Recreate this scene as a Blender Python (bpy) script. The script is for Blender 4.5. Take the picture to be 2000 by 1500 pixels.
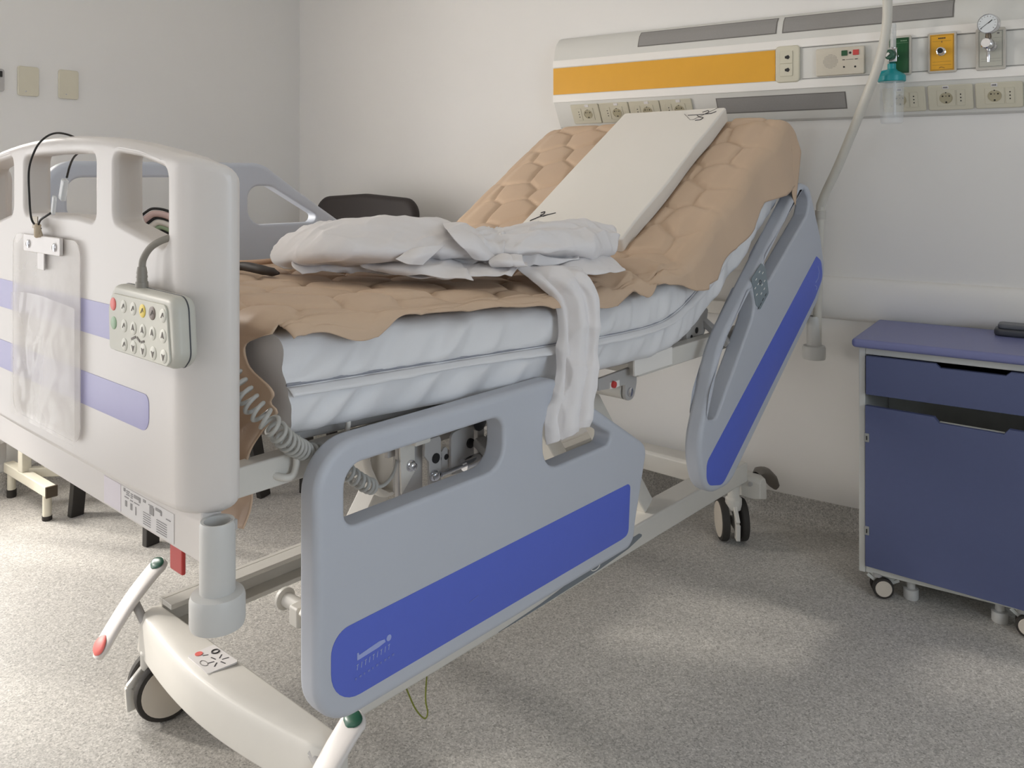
import bpy, bmesh, math, random
import numpy as np
from mathutils import Vector, Matrix, noise

R = math.radians
random.seed(7)
C = bpy.context.scene.collection
for o in list(bpy.data.objects):
    bpy.data.objects.remove(o)

# ------------------------------------------------------------------ camera
# world axes are the room's: +X right along the head wall, +Y into the head wall, Z up
cam_d = bpy.data.cameras.new('camera')
cam_d.sensor_width = 36.0
cam_d.lens = 29.3
cam_d.shift_y = -0.204
cam_d.clip_start = 0.02
cam = bpy.data.objects.new('camera', cam_d)
C.objects.link(cam)
cam.location = (0, 0, 1.25)
cam.rotation_euler = (R(90), 0, R(34.26))
bpy.context.scene.camera = cam

# ------------------------------------------------------------------ light
sc = bpy.context.scene
sc.view_settings.view_transform = 'Standard'
sc.view_settings.look = 'None'
sc.view_settings.gamma = 1.0
sc.view_settings.use_curve_mapping = False
sc.view_settings.exposure = 0.40
world = bpy.data.worlds.new('world')
sc.world = world
world.use_nodes = True
world.node_tree.nodes['Background'].inputs[0].default_value = (0.80, 0.86, 1.0, 1)
world.node_tree.nodes['Background'].inputs[1].default_value = 0.9

def area(name, loc, rot, sx, sy, watts, col, spread=180):
    l = bpy.data.lights.new(name, 'AREA')
    l.shape = 'RECTANGLE'; l.size = sx; l.size_y = sy
    l.energy = watts; l.color = col; l.spread = R(spread)
    o = bpy.data.objects.new(name, l); C.objects.link(o)
    o.location = loc; o.rotation_euler = rot
    return o
# daylight from unseen windows left and right; the front one is added fill
area('window_daylight_far', (-3.60, 1.24, 1.22), (R(90), 0, R(-90)), 0.40, 1.4, 44, (1.0, 0.955, 0.89))
area('window_daylight_near', (-3.60, -0.20, 1.10), (R(90), 0, R(-90)), 1.6, 1.9, 23, (1.0, 0.96, 0.90))
area('front_fill_light', (-2.35, -2.72, 1.45), (R(90), 0, 0), 1.7, 1.5, 8, (1.0, 0.98, 0.95))
area('window_daylight_right', (2.52, 0.3, 1.55), (R(90), 0, R(90)), 1.5, 1.2, 24, (0.74, 0.87, 1.0))
sun_d = bpy.data.lights.new('low_sun', 'SUN'); sun_d.energy = 1.7; sun_d.angle = R(3.5); sun_d.color = (1.0, 0.94, 0.86)
sun = bpy.data.objects.new('low_sun', sun_d); C.objects.link(sun); sun.location = (-6, 0, 3)
sun.rotation_euler = Vector((.940*.94, .342*.94, -.342)).to_track_quat('-Z', 'Y').to_euler()

# ------------------------------------------------------------------ materials
def lin(c):
    return tuple(((v/255.0)/12.92 if v/255.0 <= 0.04045 else ((v/255.0+0.055)/1.055)**2.4) for v in c)
MATS = {}
def mat(name, rgb, rough=0.5, metal=0.0, var=0.04, scale=30.0, bump=0.0, bscale=200.0, coat=0.0, trans=0.0):
    if name in MATS: return MATS[name]
    m = bpy.data.materials.new(name); m.use_nodes = True
    nt = m.node_tree; b = nt.nodes['Principled BSDF']
    tc = nt.nodes.new('ShaderNodeTexCoord')
    nz = nt.nodes.new('ShaderNodeTexNoise'); nz.inputs['Scale'].default_value = scale; nz.inputs['Detail'].default_value = 3
    nt.links.new(tc.outputs['Object'], nz.inputs['Vector'])
    mx = nt.nodes.new('ShaderNodeMix'); mx.data_type = 'RGBA'
    c = lin(rgb)
    mx.inputs[6].default_value = tuple(v*(1-var) for v in c)+(1,)
    mx.inputs[7].default_value = tuple(min(1, v*(1+var)) for v in c)+(1,)
    nt.links.new(nz.outputs['Fac'], mx.inputs[0])
    nt.links.new(mx.outputs[2], b.inputs['Base Color'])
    b.inputs['Roughness'].default_value = rough
    b.inputs['Metallic'].default_value = metal
    if coat: b.inputs['Coat Weight'].default_value = coat
    if trans:
        b.inputs['Transmission Weight'].default_value = trans
    if bump:
        n2 = nt.nodes.new('ShaderNodeTexNoise'); n2.inputs['Scale'].default_value = bscale; n2.inputs['Detail'].default_value = 4
        nt.links.new(tc.outputs['Object'], n2.inputs['Vector'])
        bp = nt.nodes.new('ShaderNodeBump'); bp.inputs['Strength'].default_value = bump; bp.inputs['Distance'].default_value = 0.002
        nt.links.new(n2.outputs['Fac'], bp.inputs['Height'])
        nt.links.new(bp.outputs['Normal'], b.inputs['Normal'])
    MATS[name] = m
    return m

def floor_material():
    m = bpy.data.materials.new('speckled_vinyl'); m.use_nodes = True
    nt = m.node_tree; b = nt.nodes['Principled BSDF']
    geo = nt.nodes.new('ShaderNodeNewGeometry')
    v1 = nt.nodes.new('ShaderNodeTexVoronoi'); v1.inputs['Scale'].default_value = 330
    v2 = nt.nodes.new('ShaderNodeTexVoronoi'); v2.inputs['Scale'].default_value = 190
    nz = nt.nodes.new('ShaderNodeTexNoise'); nz.inputs['Scale'].default_value = 3.0; nz.inputs['Detail'].default_value = 6
    for n_ in (v1, v2, nz): nt.links.new(geo.outputs['Position'], n_.inputs['Vector'])
    r1 = nt.nodes.new('ShaderNodeValToRGB')
    e = r1.color_ramp.elements
    cols = [(0.0, (122, 119, 114)), (0.16, (166, 162, 156)), (0.5, (188, 184, 178)), (0.8, (200, 196, 190)), (1.0, (228, 224, 218))]
    e[0].position = cols[0][0]; e[0].color = lin(cols[0][1])+(1,)
    e[1].position = cols[-1][0]; e[1].color = lin(cols[-1][1])+(1,)
    for p, c in cols[1:-1]:
        q = e.new(p); q.color = lin(c)+(1,)
    sep = nt.nodes.new('ShaderNodeSeparateColor')
    nt.links.new(v1.outputs['Color'], sep.inputs[0])
    nt.links.new(sep.outputs[0], r1.inputs[0])
    r2 = nt.nodes.new('ShaderNodeValToRGB')
    r2.color_ramp.elements[0].position = 0.0; r2.color_ramp.elements[0].color = lin((148, 144, 138))+(1,)
    r2.color_ramp.elements[1].position = 1.0; r2.color_ramp.elements[1].color = lin((218, 214, 207))+(1,)
    sep2 = nt.nodes.new('ShaderNodeSeparateColor')
    nt.links.new(v2.outputs['Color'], sep2.inputs[0])
    nt.links.new(sep2.outputs[1], r2.inputs[0])
    mx = nt.nodes.new('ShaderNodeMix'); mx.data_type = 'RGBA'; mx.inputs[0].default_value = 0.45
    nt.links.new(r1.outputs[0], mx.inputs[6]); nt.links.new(r2.outputs[0], mx.inputs[7])
    r3 = nt.nodes.new('ShaderNodeValToRGB')
    r3.color_ramp.elements[0].color = (0.93, 0.93, 0.93, 1); r3.color_ramp.elements[1].color = (1.05, 1.05, 1.05, 1)
    nt.links.new(nz.outputs['Fac'], r3.inputs[0])
    m2 = nt.nodes.new('ShaderNodeMix'); m2.data_type = 'RGBA'; m2.blend_type = 'MULTIPLY'; m2.inputs[0].default_value = 1
    nt.links.new(mx.outputs[2], m2.inputs[6]); nt.links.new(r3.outputs[0], m2.inputs[7])
    nt.links.new(m2.outputs[2], b.inputs['Base Color'])
    b.inputs['Roughness'].default_value = 0.55
    bp = nt.nodes.new('ShaderNodeBump'); bp.inputs['Strength'].default_value = 0.12; bp.inputs['Distance'].default_value = 0.001
    nt.links.new(v1.outputs['Distance'], bp.inputs['Height']); nt.links.new(bp.outputs['Normal'], b.inputs['Normal'])
    return m

def sheer_material(name, rgb, clear, rough=0.25):
    m = bpy.data.materials.new(name); m.use_nodes = True
    nt = m.node_tree; b = nt.nodes['Principled BSDF']; out = nt.nodes['Material Output']
    b.inputs['Base Color'].default_value = lin(rgb)+(1,); b.inputs['Roughness'].default_value = rough
    tr = nt.nodes.new('ShaderNodeBsdfTransparent')
    nz = nt.nodes.new('ShaderNodeTexNoise'); nz.inputs['Scale'].default_value = 9; nz.inputs['Detail'].default_value = 5
    tc = nt.nodes.new('ShaderNodeTexCoord'); nt.links.new(tc.outputs['Object'], nz.inputs['Vector'])
    mr = nt.nodes.new('ShaderNodeMapRange'); mr.inputs[3].default_value = max(0, clear-0.15); mr.inputs[4].default_value = min(1, clear+0.15)
    nt.links.new(nz.outputs['Fac'], mr.inputs[0])
    ms = nt.nodes.new('ShaderNodeMixShader')
    nt.links.new(mr.outputs[0], ms.inputs[0]); nt.links.new(b.outputs[0], ms.inputs[1]); nt.links.new(tr.outputs[0], ms.inputs[2])
    nt.links.new(ms.outputs[0], out.inputs[0])
    return m

def cloth_material(name, rgb, transl=0.2, rough=0.85, var=0.04, bump=0.15, bscale=600):
    m = mat(name, rgb, rough, 0, var, 8.0, bump, bscale)
    nt = m.node_tree; b = nt.nodes['Principled BSDF']; out = nt.nodes['Material Output']
    tl = nt.nodes.new('ShaderNodeBsdfTranslucent'); tl.inputs[0].default_value = lin(rgb)+(1,)
    ms = nt.nodes.new('ShaderNodeMixShader'); ms.inputs[0].default_value = transl
    nt.links.new(b.outputs[0], ms.inputs[1]); nt.links.new(tl.outputs[0], ms.inputs[2]); nt.links.new(ms.outputs[0], out.inputs[0])
    return m

M_FLOOR = floor_material()
M_WALL = mat('wall_paint', (232, 229, 225), 0.75, 0, 0.015, 4, 0.06, 260)
M_WALL2 = mat('side_wall_paint', (226, 224, 220), 0.8, 0, 0.015, 4, 0.06, 260)
M_CEIL = mat('ceiling_paint', (235, 232, 226), 0.9)
M_CREAM = mat('cream_plastic', (220, 214, 209), 0.38, 0, 0.01, 5)
M_GREY = mat('grey_plastic', (188, 192, 201), 0.52, 0, 0.02, 6, 0.05, 900)
M_HOLD = mat('light_grey_plastic', (206, 205, 202), 0.4, 0, 0.015)
M_PAINT = mat('cream_painted_steel', (216, 212, 204), 0.42, 0, 0.02)
M_STEEL = mat('grey_painted_steel', (178, 175, 172), 0.45, 0, 0.03)
M_CHROME = mat('chrome', (215, 215, 218), 0.12, 1.0, 0.01)
M_BLUE = mat('blue_vinyl', (90, 108, 204), 0.45, 0, 0.02, 40, 0.04, 500)
M_LILAC = mat('lilac_vinyl', (178, 175, 214), 0.45, 0, 0.015)
M_WHITEMARK = mat('pale_print', (160, 172, 222), 0.5)
M_BLACK = mat('black_plastic', (28, 26, 25), 0.5)
M_RUBBER = mat('dark_rubber', (52, 48, 44), 0.75)
M_HUB = mat('hub_plastic', (208, 198, 184), 0.5)
M_RED = mat('red_plastic', (200, 66, 62), 0.35)
M_REDP = mat('coral_plastic', (232, 110, 102), 0.45)
M_GREEN = mat('green_plastic', (38, 88, 68), 0.3)
M_INK = mat('ink', (50, 48, 50), 0.6)
M_INKG = mat('grey_ink', (120, 116, 112), 0.6)
M_LABEL = mat('label_paper', (226, 222, 220), 0.5)
M_MATT = cloth_material('mattress_cover', (234, 234, 236), 0.05, 0.5, 0.02, 0.05, 300)
M_SHEET = cloth_material('white_cotton', (248, 245, 245), 0.22, 0.9, 0.015, 0.12, 700)
M_TAN = mat('tan_vinyl', (204, 177, 151), 0.5, 0, 0.05, 6, 0.08, 400)
M_FOAM = mat('white_vinyl', (234, 229, 221), 0.5, 0, 0.015, 6)
M_IVORY = mat('ivory_plastic', (210, 204, 184), 0.4, 0, 0.015)
M_PANEL = mat('panel_aluminium', (218, 216, 210), 0.4, 0, 0.01)
M_TRIM = mat('panel_white', (240, 236, 230), 0.35, 0, 0.01)
M_YELLOW = mat('amber_laminate', (226, 165, 32), 0.4, 0, 0.05, 12)
M_DIFF = mat('diffuser_grey', (150, 147, 144), 0.5, 0, 0.06, 220, 0.1, 300)
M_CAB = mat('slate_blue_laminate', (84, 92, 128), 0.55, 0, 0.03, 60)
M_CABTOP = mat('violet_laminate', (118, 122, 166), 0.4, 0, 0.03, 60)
M_CABF = mat('cabinet_frame', (206, 206, 200), 0.5, 0, 0.015)
M_LEATHER = mat('black_leatherette', (44, 37, 35), 0.65, 0, 0.08, 60, 0.2, 300)
M_LEG = mat('black_painted_metal', (46, 43, 40), 0.45, 0, 0.04)
M_TEAL = mat('teal_plastic', (28, 150, 156), 0.35)
M_DKGREEN = mat('dark_green_plate', (26, 84, 46), 0.4)
M_HSET = mat('handset_grey', (196, 194, 184), 0.45)
M_HFACE = mat('handset_face', (204, 202, 190), 0.5)
M_BTN = mat('button_pale', (216, 214, 203), 0.45)
M_CABLE = mat('cable_grey', (142, 136, 126), 0.5)
M_COIL = mat('coil_grey', (176, 175, 170), 0.45)
M_DKGREY = mat('dark_grey_sticker', (122, 128, 134), 0.5)
M_CHAR = mat('charcoal_plastic', (66, 68, 74), 0.45)
M_SLEEVE = sheer_material('clear_sleeve', (238, 232, 226), 0.62)
M_BOTTLE = sheer_material('clear_bottle', (225, 228, 230), 0.72, 0.1)
M_TUBE = sheer_material('clear_tube', (230, 232, 232), 0.5, 0.1)
M_GLASS = mat('gauge_face', (214, 218, 220), 0.25)

# ------------------------------------------------------------------ builders
ROOM = Matrix.Identity(4)
BED = Matrix.Rotation(R(-7.232), 4, 'Z')      # the bed stands slightly askew to the head wall
BASE = {}

class MB:
    """collects shapes into one mesh"""
    def __init__(s): s.v = []; s.f = []
    def add(s, vs, fs):
        n = len(s.v); s.v += [tuple(map(float, p)) for p in vs]; s.f += [tuple(i+n for i in f) for f in fs]; return s
    def box(s, lo, hi, m=None):
        x0, y0, z0 = lo; x1, y1, z1 = hi
        vs = [Vector(p) for p in ((x0,y0,z0),(x1,y0,z0),(x1,y1,z0),(x0,y1,z0),(x0,y0,z1),(x1,y0,z1),(x1,y1,z1),(x0,y1,z1))]
        if m is not None: vs = [m @ p for p in vs]
        return s.add(vs, [(0,3,2,1),(4,5,6,7),(0,1,5,4),(1,2,6,5),(2,3,7,6),(3,0,4,7)])
    def bar(s, p0, p1, w, h, up=(0,0,1)):
        p0 = Vector(p0); p1 = Vector(p1); d = (p1-p0).normalized(); u = Vector(up)
        a = d.cross(u)
        if a.length < 1e-4: a = d.cross(Vector((1,0,0)))
        a.normalize(); b = a.cross(d).normalized()
        vs = []
        for p in (p0, p1):
            for sa, sb in ((-1,-1),(1,-1),(1,1),(-1,1)):
                vs.append(p + a*(sa*w/2) + b*(sb*h/2))
        return s.add(vs, [(0,1,2,3),(7,6,5,4),(0,4,5,1),(1,5,6,2),(2,6,7,3),(3,7,4,0)])
    def tube(s, path, r, n=10, closed=False, caps=True):
        P = [Vector(p) for p in path]; k = len(P)
        rr = r if hasattr(r, '__len__') else [r]*k
        T = []
        for i in range(k):
            a = P[(i-1) % k] if (closed or i > 0) else P[i]
            b = P[(i+1) % k] if (closed or i < k-1) else P[i]
            T.append((b-a).normalized())
        u = T[0].cross(Vector((0,0,1)))
        if u.length < 1e-3: u = T[0].cross(Vector((1,0,0)))
        u.normalize()
        vs = []
        for i in range(k):
            u = (u - T[i]*u.dot(T[i])).normalized(); w = T[i].cross(u)
            for j in range(n):
                t = 2*math.pi*j/n
                vs.append(P[i] + u*(math.cos(t)*rr[i]) + w*(math.sin(t)*rr[i]))
        fs = []
        for i in range(k if closed else k-1):
            for j in range(n):
                a = i*n+j; b = i*n+(j+1) % n; c = ((i+1) % k)*n+(j+1) % n; d = ((i+1) % k)*n+j
                fs.append((a, b, c, d))
        if caps and not closed:
            fs.append(tuple(range(n))[::-1]); fs.append(tuple(range((k-1)*n, k*n)))
        return s.add(vs, fs)
    def lathe(s, prof, o, axis=(0,0,1), n=24):
        o = Vector(o); d = Vector(axis).normalized()
        a = d.cross(Vector((0,0,1)))
        if a.length < 1e-3: a = d.cross(Vector((1,0,0)))
        a.normalize(); b = d.cross(a)
        vs = []
        for r, h in prof:
            r = max(r, 1e-5)
            for j in range(n):
                t = 2*math.pi*j/n
                vs.append(o + d*h + a*(r*math.cos(t)) + b*(r*math.sin(t)))
        fs = []
        for i in range(len(prof)-1):
            for j in range(n):
                fs.append((i*n+j, i*n+(j+1) % n, (i+1)*n+(j+1) % n, (i+1)*n+j))
        fs.append(tuple(range(n))[::-1]); fs.append(tuple(range((len(prof)-1)*n, len(prof)*n)))
        return s.add(vs, fs)
    def prism(s, pts, f, t0, t1):
        n = len(pts)
        vs = [f(a, b, t0) for a, b in pts] + [f(a, b, t1) for a, b in pts]
        return s.add(vs, [tuple(range(n))[::-1], tuple(range(n, 2*n))] + [(i, (i+1) % n, n+(i+1) % n, n+i) for i in range(n)])
    def grid(s, G, wrap_u=False, wrap_v=False, skip=None):
        G = np.asarray(G); a, b = G.shape[:2]
        fs = []
        for i in range(a if wrap_u else a-1):
            for j in range(b if wrap_v else b-1):
                if skip is not None and skip(i, j): continue
                fs.append((i*b+j, ((i+1) % a)*b+j, ((i+1) % a)*b+(j+1) % b, i*b+(j+1) % b))
        return s.add(G.reshape(-1, 3), fs)
    def mesh(s, name):
        m = bpy.data.meshes.new(name); m.from_pydata(s.v, [], s.f); m.validate()
        bm = bmesh.new(); bm.from_mesh(m); bmesh.ops.recalc_face_normals(bm, faces=bm.faces); bm.to_mesh(m); bm.free()
        return m

def place(o, name, base, parent, frame):
    if parent is None:
        o.matrix_world = frame @ Matrix.Translation(base)
    else:
        fr, pb = BASE[parent.name]
        o.parent = parent; o.matrix_parent_inverse = Matrix.Identity(4); o.location = base - pb
        frame = fr
    BASE[o.name] = (frame, base)

def obj(name, g, m, parent=None, frame=ROOM, bevel=0.0, smooth=40, solid=0.0, segs=2, wn=False, origin=None):
    me = g.mesh(name) if isinstance(g, MB) else g
    me.name = name
    co = np.empty(len(me.vertices)*3); me.vertices.foreach_get('co', co); co = co.reshape(-1, 3)
    lo = co.min(0); hi = co.max(0)
    base = Vector(((lo[0]+hi[0])/2, (lo[1]+hi[1])/2, lo[2] if parent is None else (lo[2]+hi[2])/2))
    if origin is not None: base = Vector(origin)
    co -= np.array(base); me.vertices.foreach_set('co', co.ravel())
    me.materials.clear()
    for mm in (m if isinstance(m, (list, tuple)) else [m]): me.materials.append(mm)
    me.polygons.foreach_set('use_smooth', [True]*len(me.polygons))
    if smooth < 180: me.set_sharp_from_angle(angle=R(smooth))
    me.update()
    o = bpy.data.objects.new(name, me); C.objects.link(o)
    place(o, name, base, parent, frame)
    if solid:
        md = o.modifiers.new('solid', 'SOLIDIFY'); md.thickness = solid; md.offset = 0
    if bevel:
        md = o.modifiers.new('bevel', 'BEVEL'); md.width = bevel; md.segments = segs; md.limit_method = 'ANGLE'; md.angle_limit = R(35); md.harden_normals = True
    if wn:
        md = o.modifiers.new('wn', 'WEIGHTED_NORMAL'); md.keep_sharp = True
    return o

def thing(name, label, cat, base, frame=ROOM, group=None):
    o = bpy.data.objects.new(name, None); o.empty_display_size = 0.1; C.objects.link(o)
    place(o, name, Vector(base), None, frame)
    o['label'] = label; o['category'] = cat
    if group: o['group'] = group
    return o
def tag(o, label, cat, group=None):
    o['label'] = label; o['category'] = cat
    if group: o['group'] = group
    return o
def struct(o):
    o['kind'] = 'structure'; return o

def rp(pts, n=7, r=0.0):
    """polygon with rounded corners; each point (x, y[, radius])"""
    out = []; k = len(pts)
    for i in range(k):
        p = Vector(pts[i][:2]); rad = pts[i][2] if len(pts[i]) > 2 else r
        a = Vector(pts[i-1][:2]); b = Vector(pts[(i+1) % k][:2])
        if rad <= 0: out.append((p.x, p.y)); continue
        u = (a-p); v = (b-p); lu = u.length; lv = v.length; u.normalize(); v.normalize()
        ang = math.acos(max(-1, min(1, u.dot(v))))
        t = min(rad/math.tan(ang/2), lu*0.48, lv*0.48); rad = t*math.tan(ang/2)
        bis = (u+v)
        if bis.length < 1e-6: out.append((p.x, p.y)); continue
        cen = p + bis.normalized()*(rad/math.sin(ang/2))
        s0 = p+u*t-cen; s1 = p+v*t-cen
        a0 = math.atan2(s0.y, s0.x); a1 = math.atan2(s1.y, s1.x); d = (a1-a0+math.pi) % (2*math.pi) - math.pi
        for q in range(n+1):
            th = a0+d*q/n; out.append((cen.x+rad*math.cos(th), cen.y+rad*math.sin(th)))
    return out

def in_poly(x, y, P):
    ins = False; n = len(P); k = n-1
    for i in range(n):
        xi, yi = P[i]; xk, yk = P[k]
        if (yi > y) != (yk > y) and x < (xk-xi)*(y-yi)/(yk-yi)+xi: ins = not ins
        k = i
    return ins
def panel(outlines, t, bev, f, cuts=(), hbev=None):
    """slab with rounded edges from closed outlines (first outer, rest holes); f maps (a, b, depth) to 3D"""
    loops = []
    for k, pts in enumerate(outlines):
        P = [np.array(p, float) for p in pts]
        P = [p for i, p in enumerate(P) if np.linalg.norm(p-P[i-1]) > 1e-5]
        A = sum(P[i-1][0]*P[i][1]-P[i][0]*P[i-1][1] for i in range(len(P)))
        if (A > 0) != (k == 0): P = P[::-1]
        n = len(P); N_ = []
        for i in range(n):
            e1 = P[i]-P[i-1]; e2 = P[(i+1) % n]-P[i]
            n1 = np.array([-e1[1], e1[0]])/np.linalg.norm(e1); n2 = np.array([-e2[1], e2[0]])/np.linalg.norm(e2)
            m = n1+n2; N_.append(m/max(.35, 1+n1.dot(n2)))
        loops.append((P, N_))
    def prof(bv):
        st = [(bv*(1-math.sin(a)), -t/2+bv*(1-math.cos(a))) for a in np.linspace(0, math.pi/2, 5)][::-1]
        st = [(bv*(1-math.cos(a)), -t/2+bv*(1-math.sin(a))) for a in np.linspace(0, math.pi/2, 5)]
        return st[::-1]+[(o_, -d_) for o_, d_ in st]
    steps = prof(bev); hsteps = prof(hbev or bev)
    bm = bmesh.new(); ends = []
    for P, N_ in loops:
        rings = [[bm.verts.new((*(p+q*o_), d_)) for p, q in zip(P, N_)] for o_, d_ in (steps if not ends else hsteps)]
        for r0, r1 in zip(rings[:-1], rings[1:]):
            for i in range(len(P)): bm.faces.new((r0[i-1], r0[i], r1[i], r1[i-1]))
        ends.append((rings[0], rings[-1]))
    flat = []; edges = []; idx = [[], []]
    polys = []
    for r0, r1 in ends:
        o_ = len(flat); n = len(r0)
        flat += [Vector((v.co.x, v.co.y)) for v in r0]; polys.append([(v.co.x, v.co.y) for v in r0])
        edges += [(o_+i, o_+(i+1) % n) for i in range(n)]
        idx[0] += r0; idx[1] += r1
    from mathutils.geometry import delaunay_2d_cdt
    vs, es, fs, ov_, oe_, of_ = delaunay_2d_cdt(flat, edges, [], 0, 1e-7)
    for tri in fs:
        c = sum((vs[i] for i in tri), Vector((0, 0)))/len(tri)
        if not in_poly(c.x, c.y, polys[0]) or any(in_poly(c.x, c.y, q) for q in polys[1:]): continue
        ids = [ov_[i][0] if ov_[i] else None for i in tri]
        if None in ids or len(set(ids)) < 3: continue
        for q in (0, 1):
            try: bm.faces.new([idx[q][i] for i in ids])
            except ValueError: pass
    me = bpy.data.meshes.new('panel')
    bmesh.ops.remove_doubles(bm, verts=bm.verts, dist=1e-6)
    for co, no in cuts:
        bmesh.ops.bisect_plane(bm, geom=list(bm.verts)+list(bm.edges)+list(bm.faces), plane_co=co, plane_no=no)
    for v in bm.verts: v.co = Vector(f(v.co.x, v.co.y, v.co.z))
    bmesh.ops.recalc_face_normals(bm, faces=bm.faces)
    bm.to_mesh(me); bm.free()
    return me

def catmull(P, n):
    """dense points through a coarse control sequence along axis 0"""
    P = np.asarray(P, float); k = len(P)
    Q = np.concatenate([[2*P[0]-P[1]], P, [2*P[-1]-P[-2]]])
    out = []
    for i in range(k-1):
        p0, p1, p2, p3 = Q[i], Q[i+1], Q[i+2], Q[i+3]
        for t in np.linspace(0, 1, n, endpoint=False):
            out.append(0.5*((2*p1)+(-p0+p2)*t+(2*p0-5*p1+4*p2-p3)*t*t+(-p0+3*p1-3*p2+p3)*t**3))
    out.append(P[-1]); return np.array(out)
def resample(path, n):
    P = np.asarray(path, float); d = np.r_[0, np.cumsum(np.linalg.norm(np.diff(P, axis=0), axis=1))]
    s = np.linspace(0, d[-1], n)
    return np.stack([np.interp(s, d, P[:, k]) for k in range(P.shape[1])], 1)
def nz(x, y, z=0.0): return noise.noise(Vector((x, y, z)))
def strokes(lines, f, w, t=0.0012):
    """flat pen strokes; each line a list of (a, b), f maps to a surface point"""
    g = MB()
    for L in lines:
        L = resample(L, max(2, len(L)*4)) if len(L) > 2 else np.array(L)
        g.tube([f(a, b, 0) for a, b in L], w/2, 6)
    return g
# ------------------------------------------------------------------ room shell
WL, WR, WB, WF, CH = -3.48, 2.4, 3.072, -2.6, 2.75
struct(obj('floor', MB().box((WL-.1, WF-.1, -.08), (WR+.1, WB+.1, 0)), M_FLOOR))
struct(obj('ceiling', MB().box((WL-.1, WF-.1, CH), (WR+.1, WB+.1, CH+.08)), M_CEIL))
struct(obj('wall_back', MB().box((WL-.1, WB, 0), (WR+.1, WB+.1, CH)), M_WALL))
def wall_with_openings(axis, at, thick, lo, hi, opens):
    """opens: (a0, a1, z0, z1)"""
    g = MB()
    def bx(a0, a1, z0, z1):
        if axis == 'x': g.box((min(at, at+thick), a0, z0), (max(at, at+thick), a1, z1))
        else: g.box((a0, min(at, at+thick), z0), (a1, max(at, at+thick), z1))
    a = lo
    for a0, a1, z0, z1 in opens:
        bx(a, a0, 0, CH); bx(a0, a1, 0, z0); bx(a0, a1, z1, CH); a = a1
    bx(a, hi, 0, CH); return g
OPEN_L = [(-1.60, -.14, 0.10, 2.15), (-.10, .60, 0.10, 1.48), (1.02, 1.46, 0.10, 1.95)]  # unseen openings; middle one cut low to keep the sun off the footboard
OPEN_R = [(-.45, 1.05, .9, 2.2)]
struct(obj('wall_left', wall_with_openings('x', WL, -.1, WF-.1, WB, OPEN_L), M_WALL2))
struct(obj('wall_right', wall_with_openings('x', WR, .1, WF-.1, WB, OPEN_R), M_WALL2))
OPEN_FILL = [(-3.2, -1.5, .7, 2.2)]  # unseen front opening and its frame, added to admit the fill light
struct(obj('wall_front', wall_with_openings('y', WF, -.1, WL, WR, OPEN_FILL), M_WALL2))
def window(name, axis, at, o):
    g = MB(); a0, a1, z0, z1 = o; w = .05
    am = (a0+a1)/2
    for (p, q, r_, s) in ((a0, a0+w, z0, z1), (a1-w, a1, z0, z1), (a0+w, a1-w, z0, z0+w), (a0+w, a1-w, z1-w, z1), (am-w/2, am+w/2, z0+w, z1-w)):
        if axis == 'x': g.box((at-.08, p, r_), (at-.03, q, s))
        else: g.box((p, at-.08, r_), (q, at-.03, s))
    return struct(obj(name, g, M_TRIM, bevel=.004))
window('window_1', 'x', WL, OPEN_L[2]); window('window_2', 'x', WL, OPEN_L[1]); window('window_5', 'x', WL, OPEN_L[0]); window('window_3', 'x', WR+.11, OPEN_R[0]); window('front_fill_window', 'y', WF, OPEN_FILL[0])
# coved vinyl skirting, same stuff as the floor
def cove(a0, a1, f):
    pr = [(0, 0.0), (.05, 0.0), (.03, .004), (.014, .012), (.007, .028), (.005, .088), (.0, .09)]
    g = MB(); g.add([f(a, d, z) for a in (a0, a1) for d, z in pr], [(i, i+1, len(pr)+i+1, len(pr)+i) for i in range(len(pr)-1)] + [tuple(range(len(pr))), tuple(range(len(pr), 2*len(pr)))])
    return g
struct(obj('baseboard_back', cove(WL, WR, lambda a, d, z: (a, WB-d, z)), M_FLOOR, smooth=60))
struct(obj('baseboard_left', cove(WF, WB-.05, lambda a, d, z: (WL+d, a, z)), M_FLOOR, smooth=60))
# wall guard
def extrude_x(prof, x0, x1):
    k = len(prof); g = MB()
    return g.add([(x, y, z) for x in (x0, x1) for y, z in prof], [(i, (i+1) % k, k+(i+1) % k, k+i) for i in range(k)] + [tuple(range(k))[::-1], tuple(range(k, 2*k))])
pr = [(WB, .742)] + [(WB-.006-.030*math.cos(t), .818+.074*math.sin(t)) for t in np.linspace(-1.45, 1.45, 15)] + [(WB, .894)]
struct(obj('trim_1', extrude_x(pr, WL, WR), M_WALL, smooth=60))

# ------------------------------------------------------------------ blank plates on the left wall
for (n0, n1, z0, z1, lab) in ((1.625, 1.707, 1.566, 1.684, 'cream cover plate on the left wall, between another cream plate and a grey switch'),
                              (1.785, 1.868, 1.566, 1.686, 'cream blank cover plate on the left wall, the one nearest the room corner')):
    t = thing('cover_plate', lab, 'wall plate', (WL, (n0+n1)/2, z0), group='cream cover plates on the left wall')
    me = panel([rp([(n0, z0, .01), (n1, z0, .01), (n1, z1, .01), (n0, z1, .01)])], .008, .003, lambda a, b, d: (WL+.004+d, a, b))
    obj('plate', me, M_IVORY, t, wn=True)
    obj('screw', MB().lathe([(.003, 0), (.003, .0015)], (WL+.0075, n0+.03, z0+.018), (1, 0, 0), 10), M_CHROME, t)
t = thing('light_switch', 'grey light switch with a dark button at the left edge of the photo', 'switch', (WL, 1.53, 1.576))
obj('plate', panel([rp([(1.49, 1.576, .01), (1.575, 1.576, .01), (1.575, 1.664, .01), (1.49, 1.664, .01)])], .01, .003, lambda a, b, d: (WL+.005+d, a, b)), M_STEEL, t, wn=True)
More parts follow.
